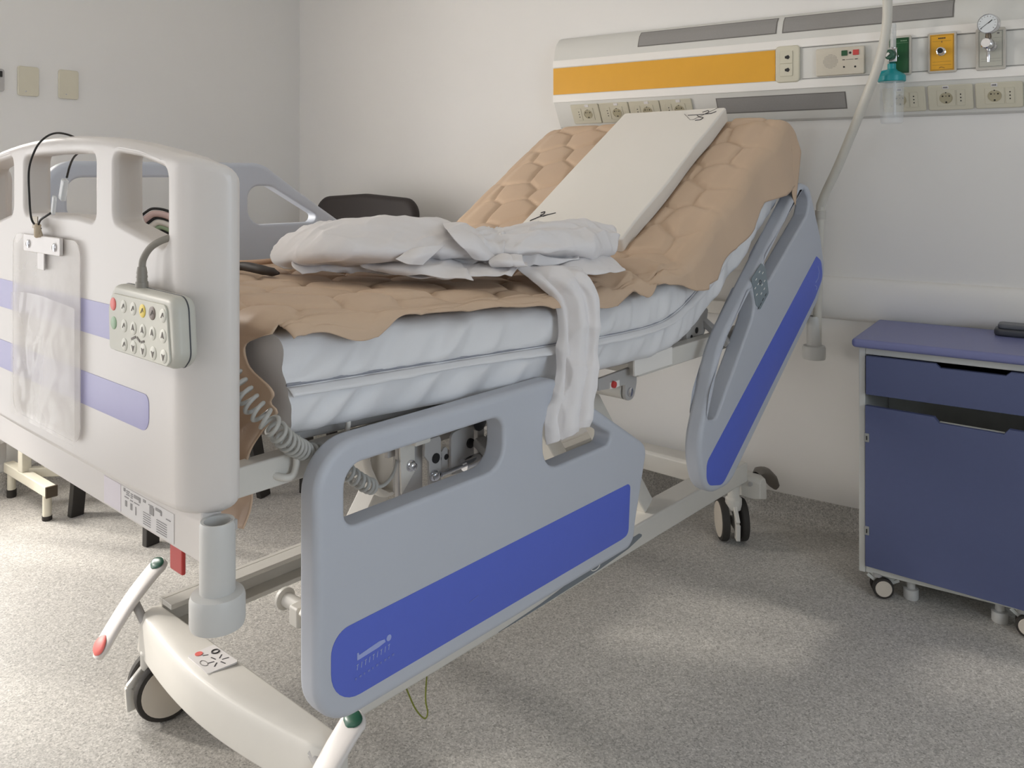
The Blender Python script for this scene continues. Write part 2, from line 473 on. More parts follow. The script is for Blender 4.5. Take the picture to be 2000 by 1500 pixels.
obj('button', MB().box((WL+.009, 1.545, 1.632), (WL+.014, 1.566, 1.655)), M_BLACK, t, bevel=.002)

# ------------------------------------------------------------------ head wall service panel
PZ = [1.446, 1.453, 1.556, 1.588, 1.696, 1.726, 1.765, 1.800, 1.822, 1.830]
PY = [3.066, 3.052, 2.997, 2.996, 2.996, 2.997, 3.004, 3.018, 3.040, 3.060]
def py(z): return float(np.interp(z, PZ, PY))
U0, U1 = -1.828, 0.30
sp = thing('service_panel', 'long white medical service panel with an amber band on the wall above the bed head', 'wall panel', (-.76, WB, 1.446))
prof = [(WB, 1.446)] + [(py(z), z) for z in PZ] + [(WB, 1.832)]
obj('housing', extrude_x(prof, U0, U1), M_PANEL, sp, smooth=30)
def on_panel(a, b, d): return (a, py(b)-d, b)
def strip(name, u0, u1, z0, z1, d, m, parent, n=6, smooth=40):
    zs = np.linspace(z0, z1, n); k = n*2
    prof = [(py(z)-d, z) for z in zs] + [(py(z)+.002, z) for z in zs[::-1]]
    return obj(name, extrude_x(prof, u0, u1), m, parent, smooth=smooth)
strip('white_rail', U0-.001, U1+.001, 1.700, 1.729, .006, M_TRIM, sp)
strip('white_rail', U0-.001, U1+.001, 1.555, 1.584, .006, M_TRIM, sp)
strip('amber_band', U0-.001, -.900, 1.587, 1.697, .002, M_YELLOW, sp)
strip('front_cover', -.805, U1+.001, 1.589, 1.696, .002, M_PANEL, sp)
for z in (1.5875, 1.6965): strip('seam_line', -.805, U1, z, z+.0014, .0024, M_INKG, sp, 2)
for (a0, a1, z0, z1) in ((-1.440, -.902, 1.760, 1.815), (-.874, -.337, 1.760, 1.815), (-1.122, -.668, 1.484, 1.534)):
    rim = strip('lamp_rim', a0-.004, a1+.004, z0-.004, z1+.003, .0012, M_INKG, sp, 8)
    strip('lamp_diffuser', a0, a1, z0, z1, .0022, M_DIFF, rim, 8)

def socket(uc, zc, mirror=1, hinge=None):
    """schuko + italian socket on one ivory frame"""
    w, h = .1295, .078
    o = obj('socket_frame', panel([rp([(uc-w/2, zc-h/2, .006), (uc+w/2, zc-h/2, .006), (uc+w/2, zc+h/2, .006), (uc-w/2, zc+h/2, .006)])], .009, .003,
            lambda a, b, d: on_panel(a, b, .004+d)), M_IVORY, sp, wn=True)
    cu = uc + mirror*.012; su = uc - mirror*.030
    obj('socket_insert', panel([rp([(cu-.026, zc-.026, .002), (cu+.026, zc-.026, .002), (cu+.026, zc+.022, .002), (cu-.026, zc+.022, .002)])], .002, .0006, lambda a, b, d: on_panel(a, b, .0095+d)), M_IVORY, o, wn=True)
    rim = []; cz = zc-.002; r = .0195
    ax = Vector((0, -1, -.5)).normalized()
    c = Vector(on_panel(cu, cz, .0105))
    obj('socket_well', MB().lathe([(r, 0), (r, .0012), (r-.0025, .0012), (r-.003, .0004)], c, ax, 28), mat('socket_well', (176, 167, 140), .5), o)
    g = MB()
    for du, dz, q in ((-.0095, .006, .0024), (.0095, .006, .0024), (0, .006, .0014), (0, -.013, .003), (0, .0165, .002)):
        g.lathe([(q, 0), (q, .0006)], Vector(on_panel(cu+du, cz+dz, .0112)), ax, 10)
    obj('pin_holes', g, M_BLACK, o)
    g = MB()
    for dz in (.010, 0, -.010):
        g.lathe([(.0021, 0), (.0021, .0006)], Vector(on_panel(su, zc-.002+dz, .0106)), ax, 10)
    obj('pin_holes', g, M_BLACK, o)
    obj('socket_insert', panel([rp([(su-.0115, zc-.026, .002), (su+.0115, zc-.026, .002), (su+.0115, zc+.022, .002), (su-.0115, zc+.022, .002)])], .002, .0006, lambda a, b, d: on_panel(a, b, .0095+d)), M_IVORY, o, wn=True)
    obj('number_tag', panel([rp([(cu-.009, zc+.026, .002), (cu+.009, zc+.026, .002), (cu+.009, zc+.036, .002), (cu-.009, zc+.036, .002)])], .002, .0006, lambda a, b, d: on_panel(a, b, .0095+d)), M_LABEL, o)
    g = MB()
    for q in range(4): g.box((cu-.006+q*.0032, py(zc+.031)-.0115, zc+.0285), (cu-.0043+q*.0032, py(zc+.031)-.0105, zc+.0330))
    if mirror < 0: obj('number_print', g, M_INK, o)
    return o
for uc in (-1.686, -1.553, -1.419, -1.286): socket(uc, 1.503, 1)
o4 = socket(-.482, 1.501, -1)
for uc in (-.345, -.209, -.073, .063): socket(uc, 1.501, -1)
# twin bell switch
sw = obj('switch_frame', panel([rp([(-.897, 1.578, .014), (-.812, 1.578, .014), (-.812, 1.708, .014), (-.897, 1.708, .014)])], .012, .005, lambda a, b, d: (a, 2.990-d, b)), M_IVORY, sp, wn=True)
for z0 in (1.600, 1.645):
    obj('switch_module', panel([rp([(-.880, z0, .002), (-.836, z0, .002), (-.836, z0+.0435, .002), (-.880, z0+.0435, .002)])], .004, .001, lambda a, b, d: (a, 2.983-d, b)), M_IVORY, sw, wn=True)
    obj('socket_hole', MB().prism([(-.862, z0+.018), (-.850, z0+.014), (-.845, z0+.0215), (-.850, z0+.029), (-.862, z0+.025)], lambda a, b, d: (a, 2.9806-d, b), 0, .001), M_BLACK, sw)
# nurse call unit
nc = obj('call_unit', panel([rp([(-.755, 1.592, .004), (-.598, 1.592, .004), (-.598, 1.686, .004), (-.755, 1.686, .004)])], .016, .003, lambda a, b, d: (a, 2.988-d, b)), mat('call_plastic', (206, 198, 182), .45), sp, wn=True)
g = MB(); yf = 2.9798
for i in range(-5, 6):
    for j in range(-5, 6):
        if i*i+j*j <= 27: g.box((-.707+i*.0046-.0009, yf-.0004, 1.640+j*.0046-.0009), (-.707+i*.0046+.0009, yf+.0006, 1.640+j*.0046+.0009))
obj('speaker_grille', g, M_INKG, nc)
obj('call_button', MB().box((-.671, yf-.0025, 1.656), (-.652, yf+.001, 1.674)), M_DKGREEN, nc, bevel=.001)
obj('call_button', MB().box((-.634, yf-.0025, 1.656), (-.615, yf+.001, 1.674)), M_RED, nc, bevel=.001)
g = MB()
for u, z, q in ((-.643, 1.665, .0042), (-.663, 1.618, .0032), (-.627, 1.617, .0034)): g.lathe([(q, 0), (q, .0008)], (u, yf+.0003, z), (0, -1, 0), 12)
for u0, u1 in ((-.668, -.660), (-.656, -.632), (-.628, -.619)):
    h = .0012 if u1-u0 < .02 else .0005
    g.box((u0, yf-.0006, 1.6425-h), (u1, yf+.0003, 1.6425+h))
obj('indicator', g, M_BLACK, nc)
# gas outlet plates
def gas_plate(u0, u1, m, border):
    z0, z1 = 1.582, 1.704
    o = obj('gas_plate', panel([rp([(u0-.004, z0-.004, .006), (u1+.004, z0-.004, .006), (u1+.004, z1+.004, .006), (u0-.004, z1+.004, .006)])], .012, .003, lambda a, b, d: (a, 2.988-d, b)), mat('plate_frame', (196, 190, 180), .4), sp, wn=True)
    f2 = obj('plate_face', MB().box((u0+.003, 2.9805, z0+.003), (u1-.003, 2.983, z1-.003)), m, o, bevel=.0008)
    g = MB(); a0, a1, b0, b1 = u0+.005, u1-.005, z0+.006, z1-.006; w = .0008
    g.box((a0, 2.9801, b0), (a1, 2.981, b0+w)); g.box((a0, 2.9801, b1-w), (a1, 2.981, b1)); g.box((a0, 2.9801, b0), (a0+w, 2.981, b1)); g.box((a1-w, 2.9801, b0), (a1, 2.981, b1))
    obj('border_line', g, border, o)
    return o
gp = gas_plate(-.524, -.458, M_DKGREEN, M_BLACK)
gy = gas_plate(-.402, -.327, M_YELLOW, M_INK)
gw = gas_plate(-.266, -.192, mat('pale_plate', (186, 184, 172), .35), M_INK)
g = MB()
for i, u in enumerate((-.375, -.3695, -.364, -.3585)): g.box((u, 2.9798, 1.6865), (u+.0042, 2.981, 1.6905))
g.box((-.3655, 2.9798, 1.674), (-.3640, 2.981, 1.680)); g.bar((-.373, 2.980, 1.593), (-.367, 2.980, 1.597), .001, .001); g.bar((-.367, 2.980, 1.597), (-.357, 2.980, 1.593), .001, .001)
for z in (1.679, 1.613, 1.603): g.box((-.392, 2.9802, z), (-.338, 2.981, z+.0005))
obj('plate_print', g, M_INK, gy)
obj('gas_nozzle', MB().lathe([(.0135, 0), (.0135, .006), (.010, .008), (.0105, .020), (.0115, .021), (.0115, .030), (.0085, .031), (.0085, .024)], (-.366, 2.981, 1.645), (0, -1, 0), 24), M_CHROME, gy)
obj('nozzle_bore', MB().lathe([(.0082, 0), (.0082, .001)], (-.366, 2.955, 1.645), (0, -1, 0), 20), M_BLACK, gy)
g = MB()
for i in range(5): g.box((-.486+i*.004, 2.9798, 1.689), (-.4835+i*.004, 2.981, 1.6925))
g.box((-.520, 2.9802, 1.6835), (-.463, 2.981, 1.684))
obj('plate_print', g, mat('pale_print_green', (150, 180, 150), .5), gp)
g = MB(); g.box((-.212, 2.9798, 1.688), (-.205, 2.981, 1.693))
for z in (1.676, 1.612, 1.604): g.box((-.255, 2.9802, z), (-.200, 2.981, z+.0005))
obj('plate_print', g, M_INKG, gw)

# ------------------------------------------------------------------ oxygen flowmeter with humidifier bottle, vacuum gauge
fu, fy = -.505, 2.935
fm = thing('oxygen_humidifier', 'oxygen flowmeter with teal capped clear humidifier bottle hanging on the service panel', 'humidifier', (fu, fy, 1.418))
obj('stem', MB().lathe([(.012, 0), (.012, .02), (.008, .022), (.008, .06)], (fu+.004, 2.982, 1.640), (0, -1, 0), 16), M_CHROME, fm)
obj('valve_body', MB().box((fu-.010, fy-.016, 1.615), (fu+.018, fy+.014, 1.660)), M_CHROME, fm, bevel=.004)
kb = obj('knob', MB().lathe([(.017, 0), (.0165, .014), (.013, .017)], (fu+.001, fy-.016, 1.639), (-.25, -1, 0), 18), M_GREEN, fm)
obj('knob_pointer', MB().bar((fu-.012, fy-.034, 1.634), (fu-.002, fy-.036, 1.643), .007, .003, (0, -1, 0)), M_TRIM, kb)
tb = obj('flow_tube', MB().lathe([(.0095, 0), (.0095, .072), (.007, .078)], (fu+.004, fy, 1.665), (0, 0, 1), 18), M_TUBE, fm)
obj('flow_scale', MB().lathe([(.0035, 0), (.0035, .068)], (fu+.002, fy, 1.668), (0, 0, 1), 10), M_TRIM, tb)
obj('tube_collar', MB().lathe([(.013, 0), (.013, .006), (.010, .008)], (fu+.004, fy, 1.657), (0, 0, 1), 18), M_CHROME, fm)
cap = obj('bottle_cap', MB().lathe([(.040, 0), (.042, .002), (.042, .018), (.038, .024), (.018, .036), (.013, .042), (.013, .058), (.010, .060)], (fu, fy, 1.553), (0, 0, 1), 28), M_TEAL, fm, smooth=30)
obj('outlet_spout', MB().tube([(fu-.008, fy-.006, 1.585), (fu-.030, fy-.012, 1.583), (fu-.054, fy-.016, 1.577)], [.009, .007, .006], 12), M_TEAL, cap)
bt = obj('bottle', MB().lathe([(.030, 0), (.034, .004), (.0355, .03), (.037, .13), (.038, .139)], (fu, fy, 1.418), (0, 0, 1), 28), M_BOTTLE, fm, smooth=40)
obj('dip_tube', MB().lathe([(.004, 0), (.004, .11)], (fu+.008, fy, 1.445), (0, 0, 1), 10), M_TUBE, bt)

vg = thing('vacuum_gauge', 'chrome regulator with a round dial gauge plugged into the pale gas plate', 'gauge', (-.23, 2.93, 1.60))
gc = Vector((-.232, 2.918, 1.712)); gax = Vector((-.25, -1, .05)).normalized()
dial = obj('dial_case', MB().lathe([(.0285, -.022), (.0305, -.018), (.0305, 0), (.0285, .003), (.027, .001)], gc, gax, 32), M_CHROME, vg)
obj('dial_face', MB().lathe([(.0272, 0), (.0272, .0008)], gc+gax*.0005, gax, 32), M_GLASS, dial)
ra = gax.cross(Vector((0, 0, 1))).normalized(); rb = ra.cross(gax)
if ra.x < 0: ra = -ra
g = MB(); q = gc+gax*.002
g.bar(q-ra*.020-rb*.014, q+ra*.006+rb*.005, .0011, .0008, gax); g.bar(q+ra*.002+rb*.001, q+ra*.013+rb*.010, .0026, .0008, gax)
obj('dial_needle', g, M_BLACK, dial)
g = MB()
for k in range(13):
    t = R(-40+k*260/12); e = ra*math.cos(t)+rb*math.sin(t)
    g.bar(q+e*.0205, q+e*.0245, .0009 if k % 3 else .0016, .0006, gax)
obj('dial_ticks', g, M_INKG, dial)
obj('neck', MB().lathe([(.007, 0), (.009, .012), (.007, .024)], (-.231, 2.930, 1.662), (0, 0, 1), 14), mat('bronze', (110, 100, 88), .35, .8), vg)
obj('regulator_knob', MB().lathe([(.0155, 0), (.0175, .004), (.0175, .022), (.014, .026)], (-.230, 2.945, 1.652), (-.3, -1, .1), 12), M_CHROME, vg, smooth=30)
obj('regulator_body', MB().lathe([(.014, 0), (.016, .01), (.016, .03), (.011, .034)], (-.226, 2.981, 1.648), (0, -1, 0), 12), M_CHROME, vg, smooth=30)
obj('hose_nipple', MB().lathe([(.007, 0), (.007, -.012), (.0045, -.014), (.0055, -.030), (.004, -.046)], (-.232, 2.945, 1.644), (0, 0, 1), 12), M_CHROME, vg)

# ------------------------------------------------------------------ bedside cabinet
cu0, cu1, cn0, cn1 = -.546, -.085, 2.645, 3.020
bc = thing('bedside_cabinet', 'slate blue bedside cabinet on castors standing against the wall right of the bed', 'cabinet', ((cu0+cu1)/2, (cn0+cn1)/2, 0))
g = MB(); g.box((cu0, cn0, .066), (cu0+.018, cn1, .738)); g.box((cu1-.018, cn0, .066), (cu1, cn1, .738))
g.box((cu0+.018, cn0+.004, .066), (cu1-.018, cn1, .086)); g.box((cu0+.018, cn0+.002, .716), (cu1-.018, cn1, .738)); g.box((cu0+.018, cn1-.012, .086), (cu1-.018, cn1, .716)); g.box((cu0+.018, cn0+.20, .570), (cu1-.018, cn1-.012, .582))
obj('carcass', g, M_CABF, bc, bevel=.0025)
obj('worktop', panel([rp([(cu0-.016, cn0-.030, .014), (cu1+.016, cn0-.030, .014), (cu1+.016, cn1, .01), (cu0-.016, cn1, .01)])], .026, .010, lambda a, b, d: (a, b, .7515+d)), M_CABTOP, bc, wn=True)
f0, f1 = cu0+.022, cu1-.020
n0, n1 = -.326, -.166
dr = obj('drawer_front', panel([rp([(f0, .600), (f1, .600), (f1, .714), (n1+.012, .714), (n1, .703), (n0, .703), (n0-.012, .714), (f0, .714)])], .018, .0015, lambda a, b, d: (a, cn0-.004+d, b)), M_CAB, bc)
obj('drawer_box', MB().box((f0+.02, cn0+.010, .602), (f1-.02, cn1-.04, .694)), M_BLACK, bc)  # box coloured black so the gap at the drawer front reads as shade
hx, hy = f0, cn0+.002
Rd = Matrix.Translation((hx, hy, 0)) @ Matrix.Rotation(R(-5.0), 4, 'Z') @ Matrix.Translation((-hx, -hy, 0))
dm = panel([rp([(f0, .092), (f1, .092), (f1, .567), (n1+.012, .567), (n1, .552), (n0, .552), (n0-.012, .567), (f0, .567)])], .018, .0015, lambda a, b, d: Rd @ Vector((a, cn0-.006+d, b)))
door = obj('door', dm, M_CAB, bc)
obj('finger_pull', MB().box((n0, cn0-.003, .548), (n1, cn0+.010, .5525), Rd), M_CABF, door)
for z in (.185, .460):
    h = obj('hinge', MB().box((f0-.004, cn0-.018, z), (f0+.010, cn0-.010, z+.026)), mat('hinge_grey', (150, 150, 146), .5), bc, bevel=.002)
    obj('hinge_slot', MB().box((f0+.002, cn0-.0192, z+.007), (f0+.005, cn0-.0175, z+.019)), M_BLACK, h)
def small_castor(x, y, ang, parent):
    c = obj('castor', MB().lathe([(.014, .058), (.014, .068), (.018, .0685), (.018, .070)], (x, y, 0), (0, 0, 1), 14), M_STEEL, parent)
    ax = Vector((math.cos(ang), math.sin(ang), 0)); off = Vector((-ax.y, ax.x, 0))*.012
    cen = Vector((x, y, .030))+off
    for s in (-1, 1):
        tire = obj('tyre', MB().lathe([(.021, 0), (.029, .001), (.030, .004), (.030, .013), (.029, .016), (.021, .017)], cen+ax*(s*.006), ax*s, 24), M_RUBBER, c)
        obj('hub', MB().lathe([(.0235, 0), (.0245, .0155), (.022, .0185), (.006, .019)], cen+ax*(s*.006), ax*s, 24), M_HUB, c)
    arc = [cen + Vector((-ax.y, ax.x, 0))*(.034*math.cos(t)) + Vector((0, 0, .034*math.sin(t))) for t in np.linspace(.25, 2.6, 10)]
    g = MB()
    for a, b in zip(arc[:-1], arc[1:]): g.bar(a, b, .036, .005, ax)
    obj('hood', g, M_CABF, c)
for x, y, a in ((-.497, 2.662, -1.15), (-.128, 2.662, -1.5), (-.505, 2.99, .3), (-.128, 2.99, 1.2)): small_castor(x, y, a, bc)
obj('levelling_foot', MB().lathe([(.019, .0), (.021, .003), (.021, .030), (.012, .032), (.012, .068)], (-.412, 2.70, 0), (0, 0, 1), 20), M_HOLD, bc)
obj('levelling_foot', MB().lathe([(.019, .0), (.021, .003), (.021, .030), (.012, .032), (.012, .068)], (-.185, 2.70, 0), (0, 0, 1), 20), M_HOLD, bc)

hs = thing('handset_case', 'dark grey plastic handset lying on the violet cabinet top', 'handset', (-.11, 2.93, .7645))
obj('case', panel([rp([(-.215, 2.90, .02), (-.02, 2.90, .012), (-.02, 2.975, .012), (-.215, 2.975, .02)])], .022, .008, lambda a, b, d: (a, b, .7757+d)), M_CHAR, hs, wn=True)
obj('lid', panel([rp([(-.205, 2.905, .014), (-.025, 2.905, .01), (-.025, 2.970, .01), (-.205, 2.970, .014)])], .014, .005, lambda a, b, d: (a, b, .7935+d)), mat('mid_grey_plastic', (96, 98, 102), .4), hs, wn=True)

# ------------------------------------------------------------------ lifting pole beside the bed head
P = catmull([(-.752, 2.976, .635), (-.749, 2.974, .78), (-.738, 2.967, 1.10), (-.728, 2.960, 1.165), (-.664, 2.930, 1.296), (-.558, 2.870, 1.534), (-.523, 2.852, 1.630), (-.505, 2.842, 1.715), (-.500, 2.832, 1.80), (-.505, 2.81, 2.00), (-.58, 2.74, 2.12), (-.72, 2.62, 2.17)], 8)
lp = thing('lifting_pole', 'bent cream metal pole rising from the bed head in front of the service panel', 'pole', (-.752, 2.976, .635))
obj('pole_tube', MB().tube(P, .0148, 14), mat('pole_paint', (208, 204, 194), .4), lp, smooth=60)
pc = obj('pole_collar', MB().lathe([(.0178, 0), (.0178, .028), (.0155, .030)], (-.738, 2.967, 1.10), (.08, -.03, 1), 18), mat('pole_paint2', (196, 192, 184), .4), lp)

# ------------------------------------------------------------------ chairs, striped throw, white table frame
def chair(name, label, u, n, rz, top, parent_group=None, w=.46):
    fr = Matrix.Translation((u, n, 0)) @ Matrix.Rotation(rz, 4, 'Z')
    t = thing(name, label, 'chair', (0, 0, 0), fr, parent_group)
    def leg(p0, p1): return MB().bar(p0, p1, .05, .026, (1, 0, 0))
    for s in (-1, 1):
        obj('leg', leg((s*.198, -.20, .44), (s*.225, -.225, 0)), M_LEG, t, bevel=.003)
        obj('leg', leg((s*.198, .20, .44), (s*.215, .27, 0)), M_LEG, t, bevel=.003)
    obj('seat', panel([rp([(-w/2, -.24, .05), (w/2, -.24, .05), (w/2, .21, .05), (-w/2, .21, .05)])], .075, .03, lambda a, b, d: (a, b, .475+d)), M_LEATHER, t, wn=True)
    for s in (-1, 1):
        obj('back_post', MB().bar((s*.17, .205, .43), (s*.17, .275, top-.12), .03, .02, (1, 0, 0)), M_LEG, t, bevel=.003)
    obj('backrest', panel([rp([(-w/2, .60, .06), (w/2, .60, .06), (w/2+.025, top-.02, .085), (0, top, .4), (-w/2-.025, top-.02, .085)], 9)], .05, .022, lambda a, b, d: (a, .215+(b-.45)*.11+d, b)), M_LEATHER, t, wn=True)
    return t
chair('visitor_chair', 'black chair with only its rounded back showing behind the bed, before the head wall', -2.73, 2.50, R(-4), 1.165, w=.63)
chair('visitor_chair', 'black chair by the left wall whose legs show below the footboard', -2.83, 1.86, R(2), .88)
tf = thing('white_table', 'white metal table frame with capped square tubes beside the black chair legs', 'table', (-3.32, 1.57, 0))
MT = mat('white_metal_worn', (228, 222, 204), .45, 0, .05, 40)
obj('end_bar', MB().bar((-3.46, 1.585, .112), (-3.06, 1.545, .112), .038, .038), MT, tf, bevel=.004)
obj('end_cap', MB().bar((-3.06, 1.545, .112), (-3.051, 1.544, .112), .039, .039), mat('brown_cap', (74, 62, 46), .6), tf)
lg = obj('leg', MB().lathe([(.015, .012), (.015, .094)], (-3.095, 1.549, 0), (0, 0, 1), 16), MT, tf)
obj('foot_tip', MB().lathe([(.016, 0), (.017, .003), (.017, .016)], (-3.095, 1.549, 0), (0, 0, 1), 16), M_RUBBER, lg)
lg = obj('leg', MB().lathe([(.015, .012), (.015, .094)], (-3.43, 1.582, 0), (0, 0, 1), 16), MT, tf)
obj('foot_tip', MB().lathe([(.016, 0), (.017, .003), (.017, .03)], (-3.43, 1.582, 0), (0, 0, 1), 16), M_RUBBER, lg)
obj('post', MB().bar((-3.30, 1.569, .13), (-3.30, 1.569, .74), .036, .036, (0, 1, 0)), MT, tf, bevel=.004)
obj('stretcher', MB().bar((-3.30, 1.58, .125), (-3.02, 1.80, .125), .03, .035), MT, tf, bevel=.004)
obj('table_top', panel([rp([(-3.43, 1.42, .03), (-3.0, 1.42, .03), (-3.0, 1.72, .03), (-3.43, 1.72, .03)])], .022, .006, lambda a, b, d: (a, b, .752+d)), M_TRIM, tf, wn=True)
# ================================================================== the bed (its own frame: X across, Y towards the head)
XC = -1.60
bed = thing('hospital_bed', 'adjustable hospital bed with cream footboard and grey blue-striped side rails', 'bed', (XC, 1.72, 0), BED)
def B(name, g, m, parent=None, **k): return obj(name, g, m, parent or bed, **k)

# ---- footboard: flat front, ends curling back towards the mattress
FY, FT, FR, FL = .605, .050, .052, .428
def fb_map(a, b, d):
    s = abs(a)-FL; sg = 1 if a >= 0 else -1
    if s <= 0: return (XC+a, FY+d, b)
    ph = s/FR
    nx, ny = math.sin(ph), -math.cos(ph)
    return (XC+sg*(FL+(FR-d)*math.sin(ph)), FY+FR-(FR-d)*math.cos(ph), b)
HL = FL + FR*math.pi/2*.93
def top_z(a):
    return 1.319 - .036*(abs(a)/.42)**2 if abs(a) < .42 else 1.283 - .016*(abs(a)-.42)/.09
pts = [(-HL, .765)] + [(x, .765-.012*(1-(abs(x)/HL)**4)) for x in np.linspace(-HL+.02, HL-.02, 21)] + [(HL, .765)]
topc = [(a, top_z(a)) for a in np.linspace(HL-.03, -HL+.03, 61)]
def corner(cx, cz, r, a0, a1): return [(cx+r*math.cos(t), cz+r*math.sin(t)) for t in np.linspace(a0, a1, 7)]
outer = [(x, z) for x, z in pts[1:-1]] + corner(HL-.02, .785, .02, -math.pi/2, 0)[1:] + corner(HL-.03, top_z(HL)-.03, .03, 0, math.pi/2)[:-1] + topc[1:-1] + corner(-HL+.03, top_z(HL)-.03, .03, math.pi/2, math.pi)[1:] + corner(-HL+.02, .785, .02, math.pi, 3*math.pi/2)[:-1]
def win(c0, c1, tops, bots): # tops/bots z at c0..c1
    n = 9
    t = [(c0+(c1-c0)*i/(n-1), float(np.interp(i/(n-1), [0, .5, 1], tops))) for i in range(n)]
    return t
w1 = rp([(-.168, 1.177, .016), (-.08, 1.1795), (.08, 1.1795), (.158, 1.173, .016), (.158, 1.285, .016), (.08, 1.2885), (-.08, 1.2885), (-.168, 1.285, .016)])
w2 = rp([(.231, 1.176, .02), (.410, 1.141, .016), (.410, 1.259, .02), (.32, 1.278), (.231, 1.287, .018)])
w0 = [(-a, b) for a, b in w2][::-1]
cuts = [(Vector((sg*(FL+k*FR*math.pi/2/14), 0, 0)), Vector((1, 0, 0))) for sg in (-1, 1) for k in range(0, 14)]
fb = B('footboard', panel([outer, w0, w1, w2], FT, .014, fb_map, cuts, .010), M_CREAM, wn=True, smooth=50)
for z0, z1 in ((.9835, 1.040), (.8605, .917)):
    B('stripe', panel([rp([(-.355, z0, .014), (.355, z0, .022), (.355, z1, .014), (-.355, z1, .014)])], .0012, .0003, lambda a, b, d: (XC+a, FY-FT/2-.0003+d, b)), M_LILAC, fb)
# steel channel under the footboard with the type plates
ch = B('channel', MB().box((XC-.475, .600, .692), (XC+.475, .632, .766)), M_CREAM, bevel=.003)
B('label', MB().box((-1.452, .5992, .697), (-1.388, .6005, .742)), mat('lilac_label', (226, 218, 224), .5), ch)
lb = B('label', MB().box((-1.386, .5992, .697), (-1.206, .6005, .742)), M_LABEL, ch)
g = MB()
for i, (x, z, w, h) in enumerate(((-1.376, .735, .006, .005), (-1.366, .737, .012, .0012), (-1.366, .734, .010, .0012), (-1.366, .731, .012, .0012), (-1.350, .736, .008, .0012), (-1.350, .733, .008, .0012), (-1.350, .730, .006, .0012), (-1.338, .733, .018, .005), (-1.321, .730, .005, .008), (-1.372, .726, .014, .0015), (-1.352, .725, .009, .0015), (-1.338, .725, .018, .0012),
        (-1.370, .712, .006, .009), (-1.351, .711, .006, .010), (-1.333, .707, .0022, .013), (-1.306, .735, .008, .004), (-1.288, .735, .016, .0012), (-1.284, .722, .014, .012), (-1.264, .733, .018, .004), (-1.248, .729, .004, .007), (-1.230, .728, .014, .0012))):
    g.box((x, .5985, z), (x+w, .5995, z+h))
for r_ in range(6):
    for c_ in range(2):
        g.box((-1.306+c_*.045, .5985, .719-r_*.0036), (-1.306+c_*.045+.025+.008*((r_*3+c_) % 3), .5995, .7198-r_*.0036))
B('label_print', g, mat('faint_ink', (158, 154, 152), .6), lb)
# red release tab
g = MB().prism(rp([(.0, .0), (.0, -.006), (-.050, -.006), (-.056, -.014, .006), (-.056, -.050), (-.063, -.050), (-.063, -.004, .008), (-.055, .0)], 3), lambda a, b, d: (d, .675+a, .694+b), -1.246, -1.206)
rt = B('release_tab', g, M_RED, bevel=.003)
B('tab_lug', MB().tube([(-1.284, .634, .690), (-1.25, .634, .684), (-1.235, .640, .684)], .006, 8), M_RED, rt)

# ---- corner accessory sockets with bumper rollers
def holder(x, y, z1, parent=bed):
    h = B('corner_socket', MB().lathe([(.0235, z1-.112), (.0248, z1-.108), (.0248, z1-.006), (.0232, z1), (.0188, z1-.001), (.0178, z1-.03), (.0178, z1-.05)], (x, y, 0), (0, 0, 1), 32), M_HOLD, parent, smooth=45)
    B('bumper_roller', MB().lathe([(.030, z1-.150), (.037, z1-.148), (.0385, z1-.142), (.0385, z1-.110), (.036, z1-.103), (.026, z1-.100)], (x, y, 0), (0, 0, 1), 32), M_HOLD, h, smooth=45)
    B('notch_lip', MB().box((x+.010, y+.0130, z1-.014), (x+.018, y+.021, z1-.0005)), M_STEEL, h)
    return h
holder(-1.102, .612, .758); holder(-2.098, .612, .758); holder(-1.130, 2.858, .762); holder(-2.070, 2.858, .762)

# ---- mattress frame
g = MB()
for x in (-1.18, -2.02):
    g.box((x-.018, .66, .752), (x+.018, 1.62, .800)); g.box((x-.018, 1.80, .735), (x+.018, 2.86, .785))
for y in (.66, 1.08, 1.55, 1.84, 2.84): g.box((-2.02, y-.02, .735), (-1.18, y+.02, .785))
B('mattress_frame', g, M_PAINT, bevel=.004)
B('frame_end_plate', MB().box((-1.164, 1.775, .743), (-1.157, 1.958, .790)), M_TRIM, bevel=.002)
def slope_box(name, y0, z0, y1, z1, x0, x1, t, m):
    return B(name, MB().bar(((x0+x1)/2, y0, z0), ((x0+x1)/2, y1, z1), x1-x0, t, (0, 0, 1)), m, bevel=.004)
slope_box('leg_platform', .78, .815, 1.88, .772, -2.03, -1.19, .016, M_STEEL)
slope_box('back_platform', 1.97, .755, 2.72, 1.222, -2.03, -1.19, .016, M_STEEL)
for x in (-1.235, -1.965):
    slope_box('back_bar', 2.06, .770, 2.70, 1.178, x-.02, x+.02, .05, M_STEEL)
# hinge bracket behind the hanging sheet
hb = B('hinge_bracket', MB().prism(rp([(1.665, .752), (1.835, .757), (1.835, .712, .01), (1.822, .672, .022), (1.780, .672, .022), (1.782, .715), (1.665, .722)]), lambda a, b, d: (d, a, b), -1.200, -1.190), M_STEEL, bevel=.002)
B('bolt', MB().lathe([(.012, 0), (.012, .005), (.007, .007)], (-1.190, 1.801, .694), (1, 0, 0), 16), M_CHROME, hb)
B('cross_tube', MB().tube([(-1.98, 1.80, .694), (-1.205, 1.80, .694)], .021, 16), M_PAINT)
B('red_clip', MB().lathe([(.009, 0), (.008, .006)], (-1.188, 1.724, .728), (1, 0, 0), 14), M_RED, hb)
B('clip_plate', MB().box((-1.192, 1.712, .718), (-1.188, 1.752, .734)), M_TRIM, hb)
hk = B('head_bracket', MB().prism(rp([(2.10, .835, .01), (2.24, .860, .01), (2.215, .790, .01), (2.18, .752, .015), (2.115, .758, .015)]), lambda a, b, d: (d, a, b), -1.215, -1.200), M_STEEL, bevel=.002)
